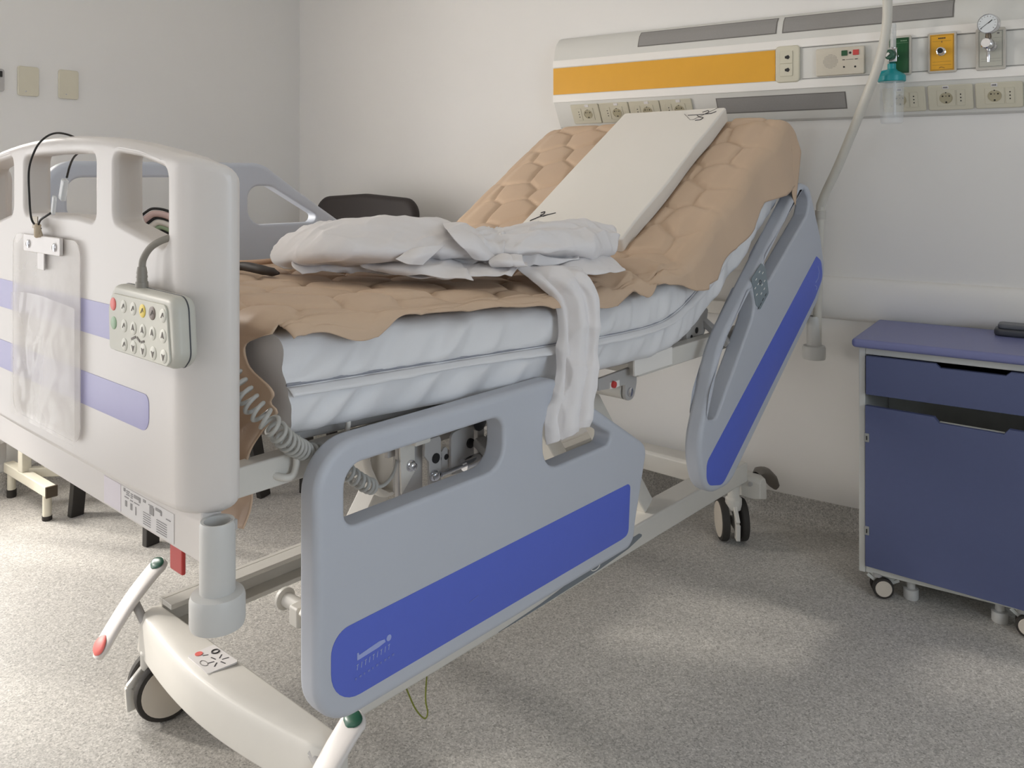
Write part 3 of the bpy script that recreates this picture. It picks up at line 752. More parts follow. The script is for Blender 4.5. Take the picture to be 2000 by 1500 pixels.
B('bracket_hole', MB().lathe([(.009, 0), (.009, .001)], (-1.2003, 2.165, .80), (1, 0, 0), 14), M_BLACK, hk)
B('bracket_hole', MB().lathe([(.006, 0), (.006, .001)], (-1.2003, 2.135, .785), (1, 0, 0), 14), M_BLACK, hk)

# ---- lifting arms and the mechanism seen through the rail opening
def arm(name, pts, x, w, t, m): return B(name, MB().prism(pts, lambda a, b, d: (d, a, b), x-t/2, x+t/2), m, bevel=.003)
for x in (-1.34, -1.60):
    B('lift_arm', MB().bar((x, 1.775, .70), (x, 2.085, .285), .05, .062, (1, 0, 0)), M_PAINT, bevel=.004)
B('lift_arm', MB().bar((-1.57, 1.43, .70), (-1.57, 1.10, .25), .045, .06, (1, 0, 0)), M_PAINT, bevel=.004)
B('actuator_housing', panel([rp([(1.118, .70, .02), (1.205, .70, .01), (1.205, .545, .01), (1.160, .548, .045), (1.118, .63, .05)])], .075, .012, lambda a, b, d: (-1.44+d, a, b)), M_PAINT, wn=True)
ba = B('rail_bracket', MB().prism(rp([(1.054, .733, .004), (1.092, .727, .010), (1.092, .672), (1.058, .636)]), lambda a, b, d: (d, a, b), -1.224, -1.218), M_PAINT, bevel=.0015)
B('bolt', MB().lathe([(.011, 0), (.011, .003), (.0075, .004), (.0075, .012), (.005, .0135)], (-1.218, 1.080, .687), (1, 0, 0), 14), M_CHROME, ba)
B('rail_post', MB().box((-1.236, 1.055, .615), (-1.224, 1.118, .752)), M_STEEL, bevel=.003)
bb = B('rail_bracket', MB().prism(rp([(1.100, .735, .006), (1.142, .735, .008), (1.142, .628), (1.112, .622), (1.110, .690, .01), (1.098, .705, .006)]), lambda a, b, d: (d, a, b), -1.204, -1.197), M_STEEL, bevel=.0015)
B('bolt', MB().lathe([(.011, 0), (.011, .003), (.008, .004), (.008, .011), (.005, .013)], (-1.197, 1.121, .662), (1, 0, 0), 14), M_CHROME, bb)
B('pin', MB().lathe([(.010, 0), (.010, .002)], (-1.197, 1.127, .694), (1, 0, 0), 14), M_BLACK, bb)
for y in (1.152, 1.172):
    k = B('latch_plate', MB().prism(rp([(y-.012, .650), (y-.012, .690), (y, .702, .006), (y+.012, .692, .006), (y+.012, .650)]), lambda a, b, d: (d, a, b), -1.222, -1.217), M_STEEL, bevel=.001)
    B('pin_hole', MB().lathe([(.006, 0), (.006, .001)], (-1.2172, y+.003, .680), (1, 0, 0), 12), M_BLACK, k)
B('back_plate', MB().box((-1.262, 1.05, .700), (-1.250, 1.60, .772)), M_STEEL, bevel=.002)
bc_ = B('rail_bracket', MB().prism(rp([(1.178, .728, .012), (1.222, .735, .008), (1.244, .722, .01), (1.244, .638), (1.178, .645)]), lambda a, b, d: (d, a, b), -1.212, -1.205), M_STEEL, bevel=.0015)
B('bolt', MB().lathe([(.010, 0), (.010, .004), (.006, .006)], (-1.205, 1.231, .697), (1, 0, 0), 14), M_BLACK, bc_)
B('latch_rod', MB().tube([(-1.185, 1.13, .664), (-1.185, 1.29, .670)], .0055, 10), M_CHROME)
B('latch_sleeve', MB().tube([(-1.185, 1.192, .666), (-1.185, 1.243, .668)], .0125, 14), M_CHROME)
B('bracket_arm', MB().box((-1.225, 1.255, .60), (-1.205, 1.275, .745)), M_STEEL, bevel=.002)
B('rubber_stop', MB().lathe([(.02, 0), (.02, .03), (.012, .034)], (-1.235, 1.262, .735), (1, 0, 0), 18), M_CHAR)

# ---- base
B('base_beam', MB().box((-1.36, 1.00, .205), (-1.28, 2.66, .272)), M_PAINT, bevel=.006, segs=3)
g = MB(); g.box((-1.955, .935, .168), (-1.94, 2.66, .240)); g.box((-1.94, .935, .228), (-1.895, 2.66, .240)); g.box((-1.94, .935, .168), (-1.895, 2.66, .180))
B('base_beam', g, M_PAINT, bevel=.002)
B('cross_beam', MB().box((-1.90, 1.36, .215), (-1.34, 1.42, .262)), M_PAINT, bevel=.004)
B('cross_beam', MB().tube([(-1.74, 1.14, .232), (-1.40, 1.14, .232)], .017, 14), M_PAINT)
B('cross_beam', MB().box((-1.86, 2.05, .215), (-1.34, 2.12, .262)), M_PAINT, bevel=.004)
B('tube_collar', MB().lathe([(.024, 0), (.026, .003), (.026, .012), (.020, .016)], (-1.745, 1.14, .232), (1, 0, 0), 18), M_PAINT)
B('motor_block', MB().box((-1.655, 1.095, .215), (-1.62, 1.135, .262)), M_PAINT, bevel=.006)
tear = rp([(1.40, .209), (1.46, .209), (1.80, .2135), (1.93, .222), (2.005, .236, .006), (1.985, .246, .01), (1.90, .246), (1.72, .232), (1.55, .216)])
st = B('side_sticker', MB().prism(tear, lambda a, b, d: (d, a, b), -1.2805, -1.279), M_DKGREY)
ring = [(-1.2785, 1.775+.019*math.cos(t), .2275+.0085*math.sin(t)) for t in np.linspace(0, 2*math.pi, 28, endpoint=False)]
g = MB().tube(ring, .0013, 6, closed=True); g.box((-1.279, 1.7745, .2275), (-1.278, 1.7760, .2340))
B('sticker_mark', g, M_TRIM, st)

def cover(yc, sgn):
    """crescent-shaped cover over a pair of castors"""
    xs = np.linspace(-.365, .365, 33)
    def front(x): return -.060-.040*math.cos(min(1, abs(x)/.365)*math.pi/2)
    prof = lambda x: [(0.0, .150), (0.0, .212), (-.008, .222), (front(x)+.030, .226), (front(x)+.010, .220), (front(x)+.001, .206), (front(x)-.004, .140), (front(x)+.004, .136)]
    G = []
    for x in xs:
        e = max(0, (abs(x)-.345)/.02)
        row = []
        for y, z in prof(x):
            row.append((XC+x, yc+sgn*(y*(1-.18*e*e) + .0), z-(.006*e if z > .15 else -.006*e)))
        G.append(row)
    g = MB().grid(G, wrap_v=True)
    k = len(prof(0)); n = len(xs)
    g.f.append(tuple(range(k))[::-1]); g.f.append(tuple(range((n-1)*k, n*k)))
    return B('base_cover', g, M_PAINT, smooth=55, bevel=.004)
cf = cover(.945, 1); chd = cover(2.66, -1)
# pictogram label on the foot cover
lz = .2262
pl = B('label', MB().prism(rp([(-1.692, .870, .006), (-1.600, .868, .006), (-1.592, .932, .006), (-1.690, .930, .006)], 3), lambda a, b, d: (a, b, lz+d), -.002, .0012), M_LABEL, cf)
def on_lab(a, b, d): return (a, b, lz+.0013+d)
g = MB()
g.tube([on_lab(-1.662+.0075*math.cos(t), .918+.0075*math.sin(t), 0) for t in np.linspace(0, 6.28, 16, endpoint=False)], .0018, 5, closed=True)
for k in range(6):
    t = k*math.pi/3+.2; g.bar(on_lab(-1.627+.008*math.cos(t), .905+.008*math.sin(t), 0), on_lab(-1.627+.022*math.cos(t), .905+.022*math.sin(t), 0), .0022, .0008)
g.bar(on_lab(-1.668, .892, 0), on_lab(-1.662, .902, 0), .002, .0008)
B('label_print', g, M_INK, pl)
B('label_print', MB().lathe([(.008, 0), (.008, .001)], on_lab(-1.680, .890, 0), (0, 0, 1), 18), M_REDP, pl)
B('label_print', MB().tube([on_lab(-1.640+.012*math.cos(t), .880+.006*math.sin(t), 0) for t in np.linspace(0, 6.28, 18, endpoint=False)], .0008, 5, closed=True), M_INKG, pl)

def castor(x, y, ang, k=1.0):
    c = B('castor', MB().lathe([(.026, .115), (.028, .120), (.028, .150), (.020, .156), (.020, .206)], (x, y, 0), (0, 0, 1), 20), M_PAINT, smooth=40)
    ax = Vector((math.cos(ang), math.sin(ang), 0)); fw = Vector((-ax.y, ax.x, 0)); cen = Vector((x, y, .0705))+fw*.022
    for s in (-1, 1):
        o_ = cen+ax*(s*.019)
        B('tyre', MB().lathe([(.050, 0), (.067, .0015), (.0702, .006), (.0702, .020), (.0675, .0255), (.058, .027)], o_, ax*s, 36), M_RUBBER, c, smooth=35)
        B('hub', MB().lathe([(.052, .002), (.0595, .0245), (.0575, .0285), (.02, .0305), (.004, .031)], o_, ax*s, 36), M_HUB, c, smooth=35)
    g = MB(); up = Vector((0, 0, 1))
    for a, b, w in ((cen-fw*.030+up*.055, cen-fw*.074+up*.01, .036*k), (cen-fw*.074+up*.015, cen-fw*.070-up*.040, .032*k), (cen-fw*.03+up*.058, cen+fw*.03+up*.066, .036), (cen-fw*.07, cen, .03)):
        g.bar(a, b, w, .014, ax)
    B('fork', g, M_PAINT, c, bevel=.003)
    return c
castor(-1.30, .905, R(-15), .6); castor(-1.90, .895, R(-12), .6); castor(-1.315, 2.625, R(41)); castor(-1.885, 2.63, R(60))
# brake pedals
def pedal(x, dz=0):
    path = catmull([(x, .802, .140), (x, .828, .180), (x, .880, .244), (x, .932, .292), (x, .962, .312)], 6)
    path = path+np.array([0, 0, dz]); g = MB(); P_ = path; W = np.interp(np.linspace(0, 1, len(P_)), [0, .06, .14, .5, .88, .95, 1], [.022, .042, .056, .056, .060, .046, .022])
    rows = []
    for i, p in enumerate(P_):
        t = (P_[min(i+1, len(P_)-1)]-P_[max(i-1, 0)]); t /= np.linalg.norm(t)
        nrm = np.array([0, -t[2], t[1]]); w = W[i]
        ring_ = [(p+np.array([1, 0, 0])*w/2*math.cos(a)+nrm*(.011*math.sin(a)-.004*math.sin(a)**2)) for a in np.linspace(0, 2*math.pi, 16, endpoint=False)]
        rows.append(ring_)
    g.grid(rows, wrap_v=True); k = 16; n = len(rows)
    g.f.append(tuple(range(k))[::-1]); g.f.append(tuple(range((n-1)*k, n*k)))
    p = B('brake_pedal', g, M_CREAM, smooth=60)
    def pad(i0, i1, m, nm):
        rows = []
        ids = np.linspace(i0, i1, 9)
        for q, i in enumerate(ids):
            a = np.array([np.interp(i, range(n), P_[:, k_]) for k_ in range(3)])
            t = P_[min(int(i)+1, n-1)]-P_[max(int(i)-1, 0)]; t /= np.linalg.norm(t); nrm = np.array([0, -t[2], t[1]])
            e = math.sqrt(max(.02, 1-((q-4)/4)**2)); w = .046*e
            rows.append([a+np.array([1, 0, 0])*w/2*math.cos(h)+nrm*(.0075+.005*e*math.sin(h)) for h in np.linspace(0, math.pi, 8)])
        B(nm, MB().grid(rows), m, p, smooth=180)
    pad(.6, 6.0, M_REDP, 'red_pad'); pad(n-6.5, n-1.3, M_GREEN, 'green_pad')
    B('pedal_shaft', MB().tube([(x, .89, .235+dz), (x+(.05 if x < XC else -.05), .89, .205)], .010, 12), M_STEEL, p)
pedal(-1.985); pedal(-1.222, -.048)
hp = B('head_pedal', MB().grid([[(-1.27+.016*math.cos(a)*w, 2.70+dy+.0, z+.010*math.sin(a)*w) for a in np.linspace(0, 2*math.pi, 12, endpoint=False)] for dy, z, w in ((0, .222, .8), (.03, .226, 1.3), (.07, .212, 1.8), (.11, .182, 1.9), (.14, .150, 1.5), (.155, .130, .5))], wrap_v=True), mat('worn_grey', (120, 112, 104), .5), smooth=180)
B('pedal_shaft', MB().tube([(-1.27, 2.655, .20), (-1.27, 2.735, .202)], .008, 10), M_STEEL, hp)

# ---- side rails
ol = rp([(.764, .376, .078), (1.655, .378, .07), (1.668, .44, .15), (1.718, .600, .035), (1.505, .734, .10), (1.368, .826, .10), (.764, .826, .080)], 9)
win_a = rp([(.820, .684, .025), (1.198, .684, .045), (1.198, .784, .03), (.820, .784, .035)])
win_b = rp([(1.320, .642, .05), (1.552, .642, .03), (1.562, .664, .03), (1.396, .758, .05), (1.320, .758, .04)])
stripe = rp([(.792, .409, .06), (1.60, .413, .02), (1.628, .416, .025), (1.637, .533, .012), (.792, .528, .035)], 8)
def rail(x, dz, faces_right):
    sg = 1 if faces_right else -1
    o = B('side_rail', panel([[(y, z+dz) for y, z in ol], [(y, z+dz) for y, z in win_a], [(y, z+dz) for y, z in win_b]], .050, .014, lambda a, b, d: (x+d, a, b), (), .008), M_GREY, wn=True, smooth=50)
    s = B('rail_stripe', panel([[(y, z+dz) for y, z in stripe]], .0016, .0004, lambda a, b, d: (x+sg*.0252+d, a, b)), M_BLUE, o)
    return o, s
rail_r, s_r = rail(-1.105, 0, True)
rail_l, s_l = rail(-2.225, .460, False)
rail_l['label'] = 'raised side rail on the far side'
# bed pictogram and printing on the near stripe
xf = -1.0785
def on_s(a, b, d): return (xf+d, a, b)
g = MB()
g.prism([(.842, .4665), (.842, .478), (.845, .478), (.846, .4735), (.888, .4785), (.899, .477), (.901, .472), (.885, .469), (.846, .4665)], on_s, -.0008, .0004)
g.lathe([(.0052, 0), (.0052, .0008)], (xf-.0005, .9085, .4755), (1, 0, 0), 16)
for i in range(9):
    y = .842+i*.0082; z = .451+i*.0006
    g.bar(on_s(y, z, 0), on_s(y+.0016, z+.009, 0), .0013, .0006, (1, 0, 0))
    if i % 2 == 0: g.bar(on_s(y-.001, z+.0075, 0), on_s(y+.003, z+.0085, 0), .0013, .0006, (1, 0, 0))
B('stripe_print', g, M_WHITEMARK, s_r)
g = MB()
for i in range(10):
    y = .838+i*.0086; g.box((xf-.0006, y, .436+.0006*i), (xf+.0003, y+.003+.0015*(i % 2), .4395+.0006*i))
B('stripe_print', g, mat('faint_print', (116, 130, 200), .5), s_r)
B('scratch', MB().bar(on_s(1.10, .461, 0), on_s(1.125, .465, 0), .001, .0005, (1, 0, 0)), mat('faint_print', (116, 130, 200), .5), s_r)

ho = rp([(2.625, 1.228, .05), (2.700, 1.215, .05), (2.795, 1.045, .2), (2.835, .925, .07), (2.770, .826, .10), (2.14, .388, .09), (2.00, .392, .10), (1.955, .53, .16), (2.075, .79, .30)], 9)
hw1 = rp([(2.652, 1.206, .02), (2.697, 1.166, .03), (2.678, 1.122, .03), (2.377, .922, .02), (2.354, 1.000, .03)], 7)
hw2 = rp([(2.262, .926, .02), (2.292, .872, .05), (2.275, .832, .04), (2.055, .588, .025), (2.004, .598, .02), (2.022, .665, .08), (2.110, .79, .1)], 7)
hst = rp([(2.752, .980, .008), (2.792, .962, .03), (2.806, .905, .04), (2.740, .843, .04), (2.09, .402, .045), (2.00, .425, .04), (2.002, .486, .03)], 8)
xh = -1.105
rail_h = B('side_rail', panel([ho, hw1, hw2], .050, .014, lambda a, b, d: (xh+d, a, b), (), .008), M_GREY, wn=True, smooth=50)
rail_h['label'] = 'tilted head-end side rail with control pad'
sh = B('rail_stripe', panel([hst], .0016, .0004, lambda a, b, d: (xh+.0252+d, a, b)), M_BLUE, rail_h)
B('stripe_print', strokes([[(2.762, .945), (2.772, .925), (2.763, .905), (2.742, .893)], [(2.735, .885), (2.752, .878), (2.748, .868)]], on_s, .002), M_WHITEMARK, sh)
kp = B('keypad', panel([rp([(2.332, .990, .006), (2.360, .972, .008), (2.382, .896, .008), (2.322, .853, .01), (2.296, .870, .006), (2.266, .950, .008)])], .002, .0005, lambda a, b, d: (xh+.0255+d, a, b)), mat('keypad_grey', (128, 140, 146), .45), rail_h)
g = MB()
for y, z in ((2.318, .965), (2.340, .960), (2.296, .945), (2.352, .935), (2.310, .930), (2.335, .925), (2.290, .920), (2.350, .912), (2.300, .900), (2.330, .900)):
    g.bar(on_s(y-.004, z-.002, 0), on_s(y+.004, z+.003, 0), .003, .0006, (1, 0, 0))
B('keypad_print', g, M_TRIM, kp)
g = MB()
g.tube([on_s(2.322+.006*math.cos(t), .935+.006*math.sin(t), 0) for t in np.linspace(0, 6.28, 14, endpoint=False)], .0012, 5, closed=True)
B('keypad_print', g, M_INK, kp)
g = MB()
for y, z in ((2.360, .893), (2.341, .881), (2.326, .869), (2.312, .860)): g.bar(on_s(y-.004, z-.003, 0), on_s(y+.004, z+.004, 0), .0028, .0006, (1, 0, 0))
B('keypad_print', g, M_INK, kp)
# rail carrier arms
for y in (1.25, 1.285): B('rail_carrier', MB().bar((-1.20, y, .70), (-1.125, y, .66), .03, .018), M_STEEL, bevel=.003)
B('rail_carrier', MB().bar((-1.21, 2.22, .82), (-1.125, 2.22, .76), .03, .018), M_STEEL, bevel=.003)
B('rail_carrier', MB().bar((-2.02, 1.24, .78), (-2.21, 1.24, .87), .03, .018), M_STEEL, bevel=.003)

# ---- coiled lead, mattress loop, wire hoop, earth lead
pth = catmull([(-1.168, .668, .950), (-1.130, .680, .908), (-1.102, .700, .874), (-1.116, .738, .836), (-1.148, .790, .803), (-1.158, .842, .782), (-1.158, .890, .735), (-1.165, .925, .708), (-1.178, .952, .692)], 40)
pth = resample(pth, 620); hel = []
for i, p in enumerate(pth):
    t = pth[min(i+1, len(pth)-1)]-pth[max(i-1, 0)]; t /= np.linalg.norm(t)
    u = np.cross(t, [1, 0, 0]); u /= np.linalg.norm(u); w = np.cross(t, u); a = i/619*2*math.pi*27
    rr = .0135 if i < 330 else .0115
    hel.append(p+u*rr*math.cos(a)+w*rr*math.sin(a))
B('coiled_lead', MB().tube(hel, .0034, 7), M_COIL, smooth=180)
B('lead_tail', MB().tube(catmull([(-1.178, .952, .692), (-1.185, .985, .683), (-1.20, 1.02, .690), (-1.235, 1.06, .70)], 6), .0034, 7), M_COIL, smooth=180)
B('mattress_loop', MB().tube(catmull([(-1.150, .776, .830), (-1.150, .776, .80), (-1.150, .775, .780), (-1.151, .768, .767), (-1.156, .752, .768), (-1.185, .733, .778), (-1.20, .736, .782)], 6), .0058, 10), M_PAINT, smooth=180)
B('mattress_loop', MB().tube([(-1.150, .879, .838), (-1.151, .880, .825), (-1.160, .881, .80)], .0045, 10), M_PAINT, smooth=180)
B('earth_lead', MB().tube(catmull([(-1.30, 1.135, .21), (-1.30, 1.147, .180), (-1.30, 1.167, .138), (-1.299, 1.190, .108), (-1.298, 1.199, .116), (-1.298, 1.193, .150), (-1.30, 1.200, .21)], 8), .0017, 6), mat('olive_wire', (128, 134, 52), .5), smooth=180)
# ================================================================== mattress
MX0, MX1 = -2.060, -1.140
botl = catmull([(.755, .832), (1.08, .812), (1.40, .795), (1.70, .782), (1.90, .785), (2.02, .812), (2.131, .868), (2.32, .980), (2.52, 1.112), (2.705, 1.236)], 14)
topl = catmull([(.742, .998), (1.05, .985), (1.40, .966), (1.66, .953), (1.83, .958), (1.93, .990), (2.03, 1.046), (2.20, 1.155), (2.38, 1.272), (2.562, 1.392)], 14)
topl[:, 1] -= np.interp(topl[:, 0], [1.9, 2.1], [0, .022])
N = 190
bo = resample(botl, N); to = resample(topl, N)
def ridge(x): return 1-abs(2*(x-math.floor(x))-1)
G = []
side_t = np.linspace(0, 1, 30)
r = .028
for i in range(N):
    b = np.array([0, *bo[i]]); t = np.array([0, *to[i]]); up = t-b; H = np.linalg.norm(up); up /= H
    s = i/N*2.05; ring = []
    e = min(1, i/3, (N-1-i)/3)
    def sect(x, h): return b+up*h+np.array([x, 0, 0])
    # right side going up, top, left side, bottom
    for q in side_t:
        h = q*H; ins = 0
        if h < r: ins = r-math.sqrt(max(0, r*r-(r-h)**2))
        if H-h < r: ins = r-math.sqrt(max(0, r*r-(r-H+h)**2))
        w = .5+.5*nz(s*2.2, q*1.5, 1.0)
        wr = .034*nz(s*13-q*2.6, q*.7, 5)*(.35+w) + .010*nz(s*30-q*5, q*1.6, 9)
        lowband = math.exp(-((q-.49)/.085)**2)
        wr *= (1-lowband)*math.sin(math.pi*min(1, max(0, q*1.05)))**.4
        wr -= .006*math.exp(-((q-.515)/.030)**2)
        bulge = .010*math.sin(math.pi*q)
        ring.append(sect(MX1-ins+wr+bulge, h))
    for x in np.linspace(MX1-r-.02, MX0+r+.02, 14): ring.append(sect(x, H))
    for q in side_t[::-6]: ring.append(sect(MX0+(r if q in (0, 1) else 0), q*H))
    for x in np.linspace(MX0+r+.02, MX1-r-.02, 8): ring.append(sect(x, 0))
    G.append(ring)
g = MB().grid(G, wrap_v=True)
k = len(G[0]); g.f.append(tuple(range(k))[::-1]); g.f.append(tuple(range((N-1)*k, N*k)))
mt = obj('mattress', g, M_MATT, None, BED, smooth=60)
tag(mt, 'white covered mattress with a zip seam along its side, bent up with the bed head', 'mattress')
# zip tape and its loose flap along the near side
def side_pt(i, q, off):
    b = np.array([MX1, *bo[i]]); t = np.array([MX1, *to[i]])
    return b+(t-b)*q+np.array([off, 0, 0])
ids = range(0, N-8)
obj('zip_seam', MB().tube([side_pt(i, .525, .004) for i in ids], .0028, 6), mat('zip_grey', (150, 152, 160), .6), mt, smooth=180)
G = []
for i in ids:
    s = i/N*2.05; fl = .012+.007*nz(s*5, 0, 2)
    if .55 < s < .82: fl += .012*math.sin((s-.55)/.27*math.pi)
    G.append([side_pt(i, .50, .004), side_pt(i, .485, .009+fl*.2), side_pt(i, .455, .012+fl*.5+.003*nz(s*22, 1)), side_pt(i, .425-.04*nz(s*4, 4), .013+fl*.7+.004*nz(s*22, 6))])
obj('zip_flap', MB().grid(G), M_MATT, mt, solid=.0018, smooth=180)

# ================================================================== tan overlay pad
basel = catmull([(.716, .640), (.720, .80), (.722, .94), (.731, 1.000), (.790, 1.016), (1.05, 1.004), (1.40, .986), (1.66, .974), (1.83, .980), (1.93, 1.012), (2.03, 1.068), (2.20, 1.178), (2.38, 1.296), (2.545, 1.402), (2.60, 1.422), (2.645, 1.400), (2.67, 1.35)], 16)
NV, NU = 330, 190
pl = resample(basel, NV)
seg = np.linalg.norm(np.diff(pl, axis=0), axis=1).mean()
L_ = seg*NV
i_foot = int(np.argmin(np.abs(pl[:, 0]-.731)+np.abs(pl[:, 1]-1.0)))
i_top = int(np.argmin(np.abs(pl[:, 0]-2.60)+np.abs(pl[:, 1]-1.42)))
HW = .462; OV = .175
us = np.linspace(-HW-OV, HW+OV, NU)
# bubble cells: jittered staggered lattice
cells = []
pu, pv = .165, .118
rng = random.Random(4)
for j in range(-1, 24):
    for i in range(-5, 6):
        cells.append((i*pu+(pu/2 if j % 2 else 0)+rng.uniform(-.018, .018), j*pv+rng.uniform(-.012, .012)))
cells = np.array(cells)
def bubble(u, v):
    wu = u+.030*nz(u*7, v*7, 3); wv = v+.026*nz(u*7, v*7, 8)
    d = np.hypot((cells[:, 0]-wu)*.84, cells[:, 1]-wv); d.sort()
    e = (d[1]-d[0])
    x = min(1, e/.030); y = max(0, 1-d[0]/.10)
    return .62*(1-(1-x)**2)+.38*y*(2-y)
EDZ = catmull([(0, .445), (.025, .392), (.05, .388), (.075, .412), (.097, .462), (.115, .476), (.138, .458), (.155, .472), (.19, .44), (.25, .41), (.36, .39)], 6)
G = np.zeros((NV, NU, 3))
for i in range(NV):
    p = pl[i]; t = pl[min(i+1, NV-1)]-pl[max(i-1, 0)]; t = t/np.linalg.norm(t); nrm = np.array([-t[1], t[0]])
    v = i*seg; Y = p[0]
    on_back = min(1, max(0, (Y-1.85)/.2))
    flat = 1-on_back
    foot = i < i_foot
    for j, u in enumerate(us):
        a = abs(u)-HW; sg = 1 if u > 0 else -1
        amp = (.0185 if on_back > .5 else .020) if not foot else .004
        if on_back > .5 and -.11 < u < .31: amp *= .45
        edge = min(1, max(0, (HW-.01-abs(u))/.05)); edge = edge*edge*(3-2*edge)
        h = amp*bubble(u, v)*(.35+.65*edge)
        h += .004*nz(u*5, v*5, 2)*edge
        # crumpled folds where the back section meets the flat one, near side
        if u > .10 and not foot:
            ww = math.exp(-((Y-1.74)/.20)**2)*min(1, (u-.10)/.14)
            q = (Y*1.0-1.55-(u-.1)*.34)*7.2+.5*nz(u*5, Y*4, 4)
            h += ww*(.032*ridge(q)**1.3+.009*nz(u*14, Y*18, 6))
            h += .5*ww*.012*nz(u*8+Y*10, Y*16, 2)
        if u > .25 and flat > .5 and not foot: h += .006*nz(Y*11, u*7, 1)*min(1, (u-.25)/.15)
        if a <= 0:
            x = XC+u; off = h; dn = 0
        else:
            # hem folding over the mattress edge
            rr = .035; wave = nz(v*3.1, sg*4, 7); wv2 = nz(v*7, sg*2, 1)
            hem = (.19+.13*wave+.20*wv2)*(1-on_back)+on_back*(.80+.08*wave+.05*wv2)
            if sg > 0:
                hem += .10*math.exp(-((Y-.86)/.07)**2) + .42*max(0, min(1, (Y-2.36)/.2))
                if Y > 1.5 and Y < 2.0: hem += .07
            aa = a*max(.15, hem)
            ph = min(aa/rr, 1.35)
            x = XC+sg*(HW+rr*math.sin(ph)+.10*max(0, aa-rr*1.35)+.012*wv2*min(1, aa/.04))
            dn = rr*(1-math.cos(ph))+max(0, aa-rr*1.35)
            off = h*.6
            if on_back > .5: x += sg*.004
        q = p+nrm*off
        G[i, j] = (x, q[0]+nrm[0]*-dn*(.55 if not foot else 0), q[1]-dn*(1 if not foot else 0))
        if foot:
            # end flap hanging behind the footboard, ruffled and pinched at its sides
            dz = pl[i_foot][1]-p[1]; f = min(1, dz/.17)
            xe = XC+u*(1-.02*f)
            ed = float(np.interp(dz, EDZ[:, 0], EDZ[:, 1]))
            uu = u if u < .25 else .25+(min(u, HW)-.25)/(HW-.25)*(ed-.25)
            G[i, j] = (XC+max(uu, -HW), q[0]+(.010*math.sin(dz*40+u*3)+.008*nz(u*6, dz*8, 5))*f, q[1]+(abs(u)-.2)*.16*f if abs(u) > .2 else q[1])
jl = int(np.searchsorted(us, -HW)); jr = int(np.searchsorted(us, HW))-1
skip = lambda i, j: i < i_foot+2 and (j < jl or j >= jr)
ov = obj('overlay_pad', MB().grid(G, skip=skip), M_TAN, None, BED, solid=.003, smooth=180)
tag(ov, 'tan quilted anti-decubitus air overlay with rounded cells, spread over the white mattress', 'mattress overlay')

# short hose with a dark connector lying on the pad beside the footboard
hz = thing('pad_hose', 'short tan hose end with a dark connector on the tan overlay beside the footboard', 'hose', (-1.62, 1.03, 1.034), BED)
obj('hose', MB().tube(catmull([(-1.84, 1.02, 1.040), (-1.75, 1.055, 1.045), (-1.69, 1.085, 1.052), (-1.655, 1.105, 1.062)], 6), .0065, 12), mat('hose_tan', (196, 160, 132), .5), hz, smooth=50)
obj('hose_bore', MB().lathe([(.0048, 0), (.0048, .001)], (-1.6548, 1.1052, 1.0621), (.035, .02, .011), 12), M_BLACK, hz)
obj('connector', MB().tube(catmull([(-1.82, 1.0, 1.040), (-1.74, 1.005, 1.041), (-1.70, 1.01, 1.044), (-1.62, 1.01, 1.041), (-1.575, 1.018, 1.037)], 5), [.006]*6+[.010]*5+[.0105]*5+[.0095]*3+[.006, .003], 10), mat('dark_brown_rubber', (46, 36, 30), .55), hz, smooth=180)

# bundle of air hoses arching over the pad behind the footboard
hb2 = thing('hose_bundle', 'bundle of pink, white and black air hoses showing through the footboard opening', 'hoses', (-1.64, .80, 1.034), BED)
for nm, m, off, rr in (('hose', M_BLACK, 0.0, .0028), ('hose', mat('hose_pink', (206, 176, 168), .5), -.0105, .0070), ('hose', M_BLACK, -.0195, .0028), ('hose', mat('hose_white', (220, 212, 200), .5), -.0285, .0062), ('hose', mat('hose_green', (150, 168, 134), .5), -.0385, .0048), ('hose', M_BLACK, -.0460, .0028), ('hose', mat('hose_pink', (206, 176, 168), .5), -.0550, .0062)):
    k = off
    pth = [(-1.735+k*-.55, .762-k*.45, 1.045), (-1.731+k*-.55, .765-k*.45, 1.10+k*.3), (-1.721+k*-.5, .774-k*.4, 1.150+k*.75), (-1.705+k*-.35, .788-k*.3, 1.174+k), (-1.690+k*-.2, .801-k*.18, 1.181+k), (-1.665, .824, 1.172+k), (-1.630, .86, 1.138+k*.8), (-1.60, .89, 1.075+k*.4), (-1.585, .91, 1.040)]
    obj(nm, MB().tube(catmull(pth, 8), rr, 10), m, hb2, smooth=180)

# ================================================================== white foam cushion on the raised back
cs = R(33.2); CO = np.array([0, 1.915, .998])
PW, PL, PT = .402, .735, .052
PX0 = -1.700
def on_slope(a, s, w): # a across, s up the slope, w off the surface
    return (PX0+a, CO[1]+s*math.cos(cs)-w*math.sin(cs), CO[2]+s*math.sin(cs)+w*math.cos(cs))
me = panel([rp([(0, 0, .012), (PW, 0, .012), (PW, PL, .012), (0, PL, .012)])], PT, .007, lambda a, s, d: (a, s, d), [(Vector((x, 0, 0)), Vector((1, 0, 0))) for x in np.linspace(.02, PW-.02, 12)]+[(Vector((0, y, 0)), Vector((0, 1, 0))) for y in np.linspace(.02, PL-.02, 26)]+[(Vector((x, 0, 0)), Vector((1, 0, 0))) for x in (PW-.012, PW-.008, PW-.004)])
for v in me.vertices:
    a, s, d = v.co
    if a > PW-.02:
        a += .004*nz(s*8+d*40, d*30, 3)+.006*nz(s*5, d*12, 9)
        if d < 0: a -= .010*(.5+.5*nz(s*4, 2))
    d += .0015*nz(a*6, s*4, 2)
    v.co = on_slope(a, s+.05, d+PT/2+.006)
fc = obj('foam_cushion', me, M_FOAM, None, BED, wn=True, smooth=45)
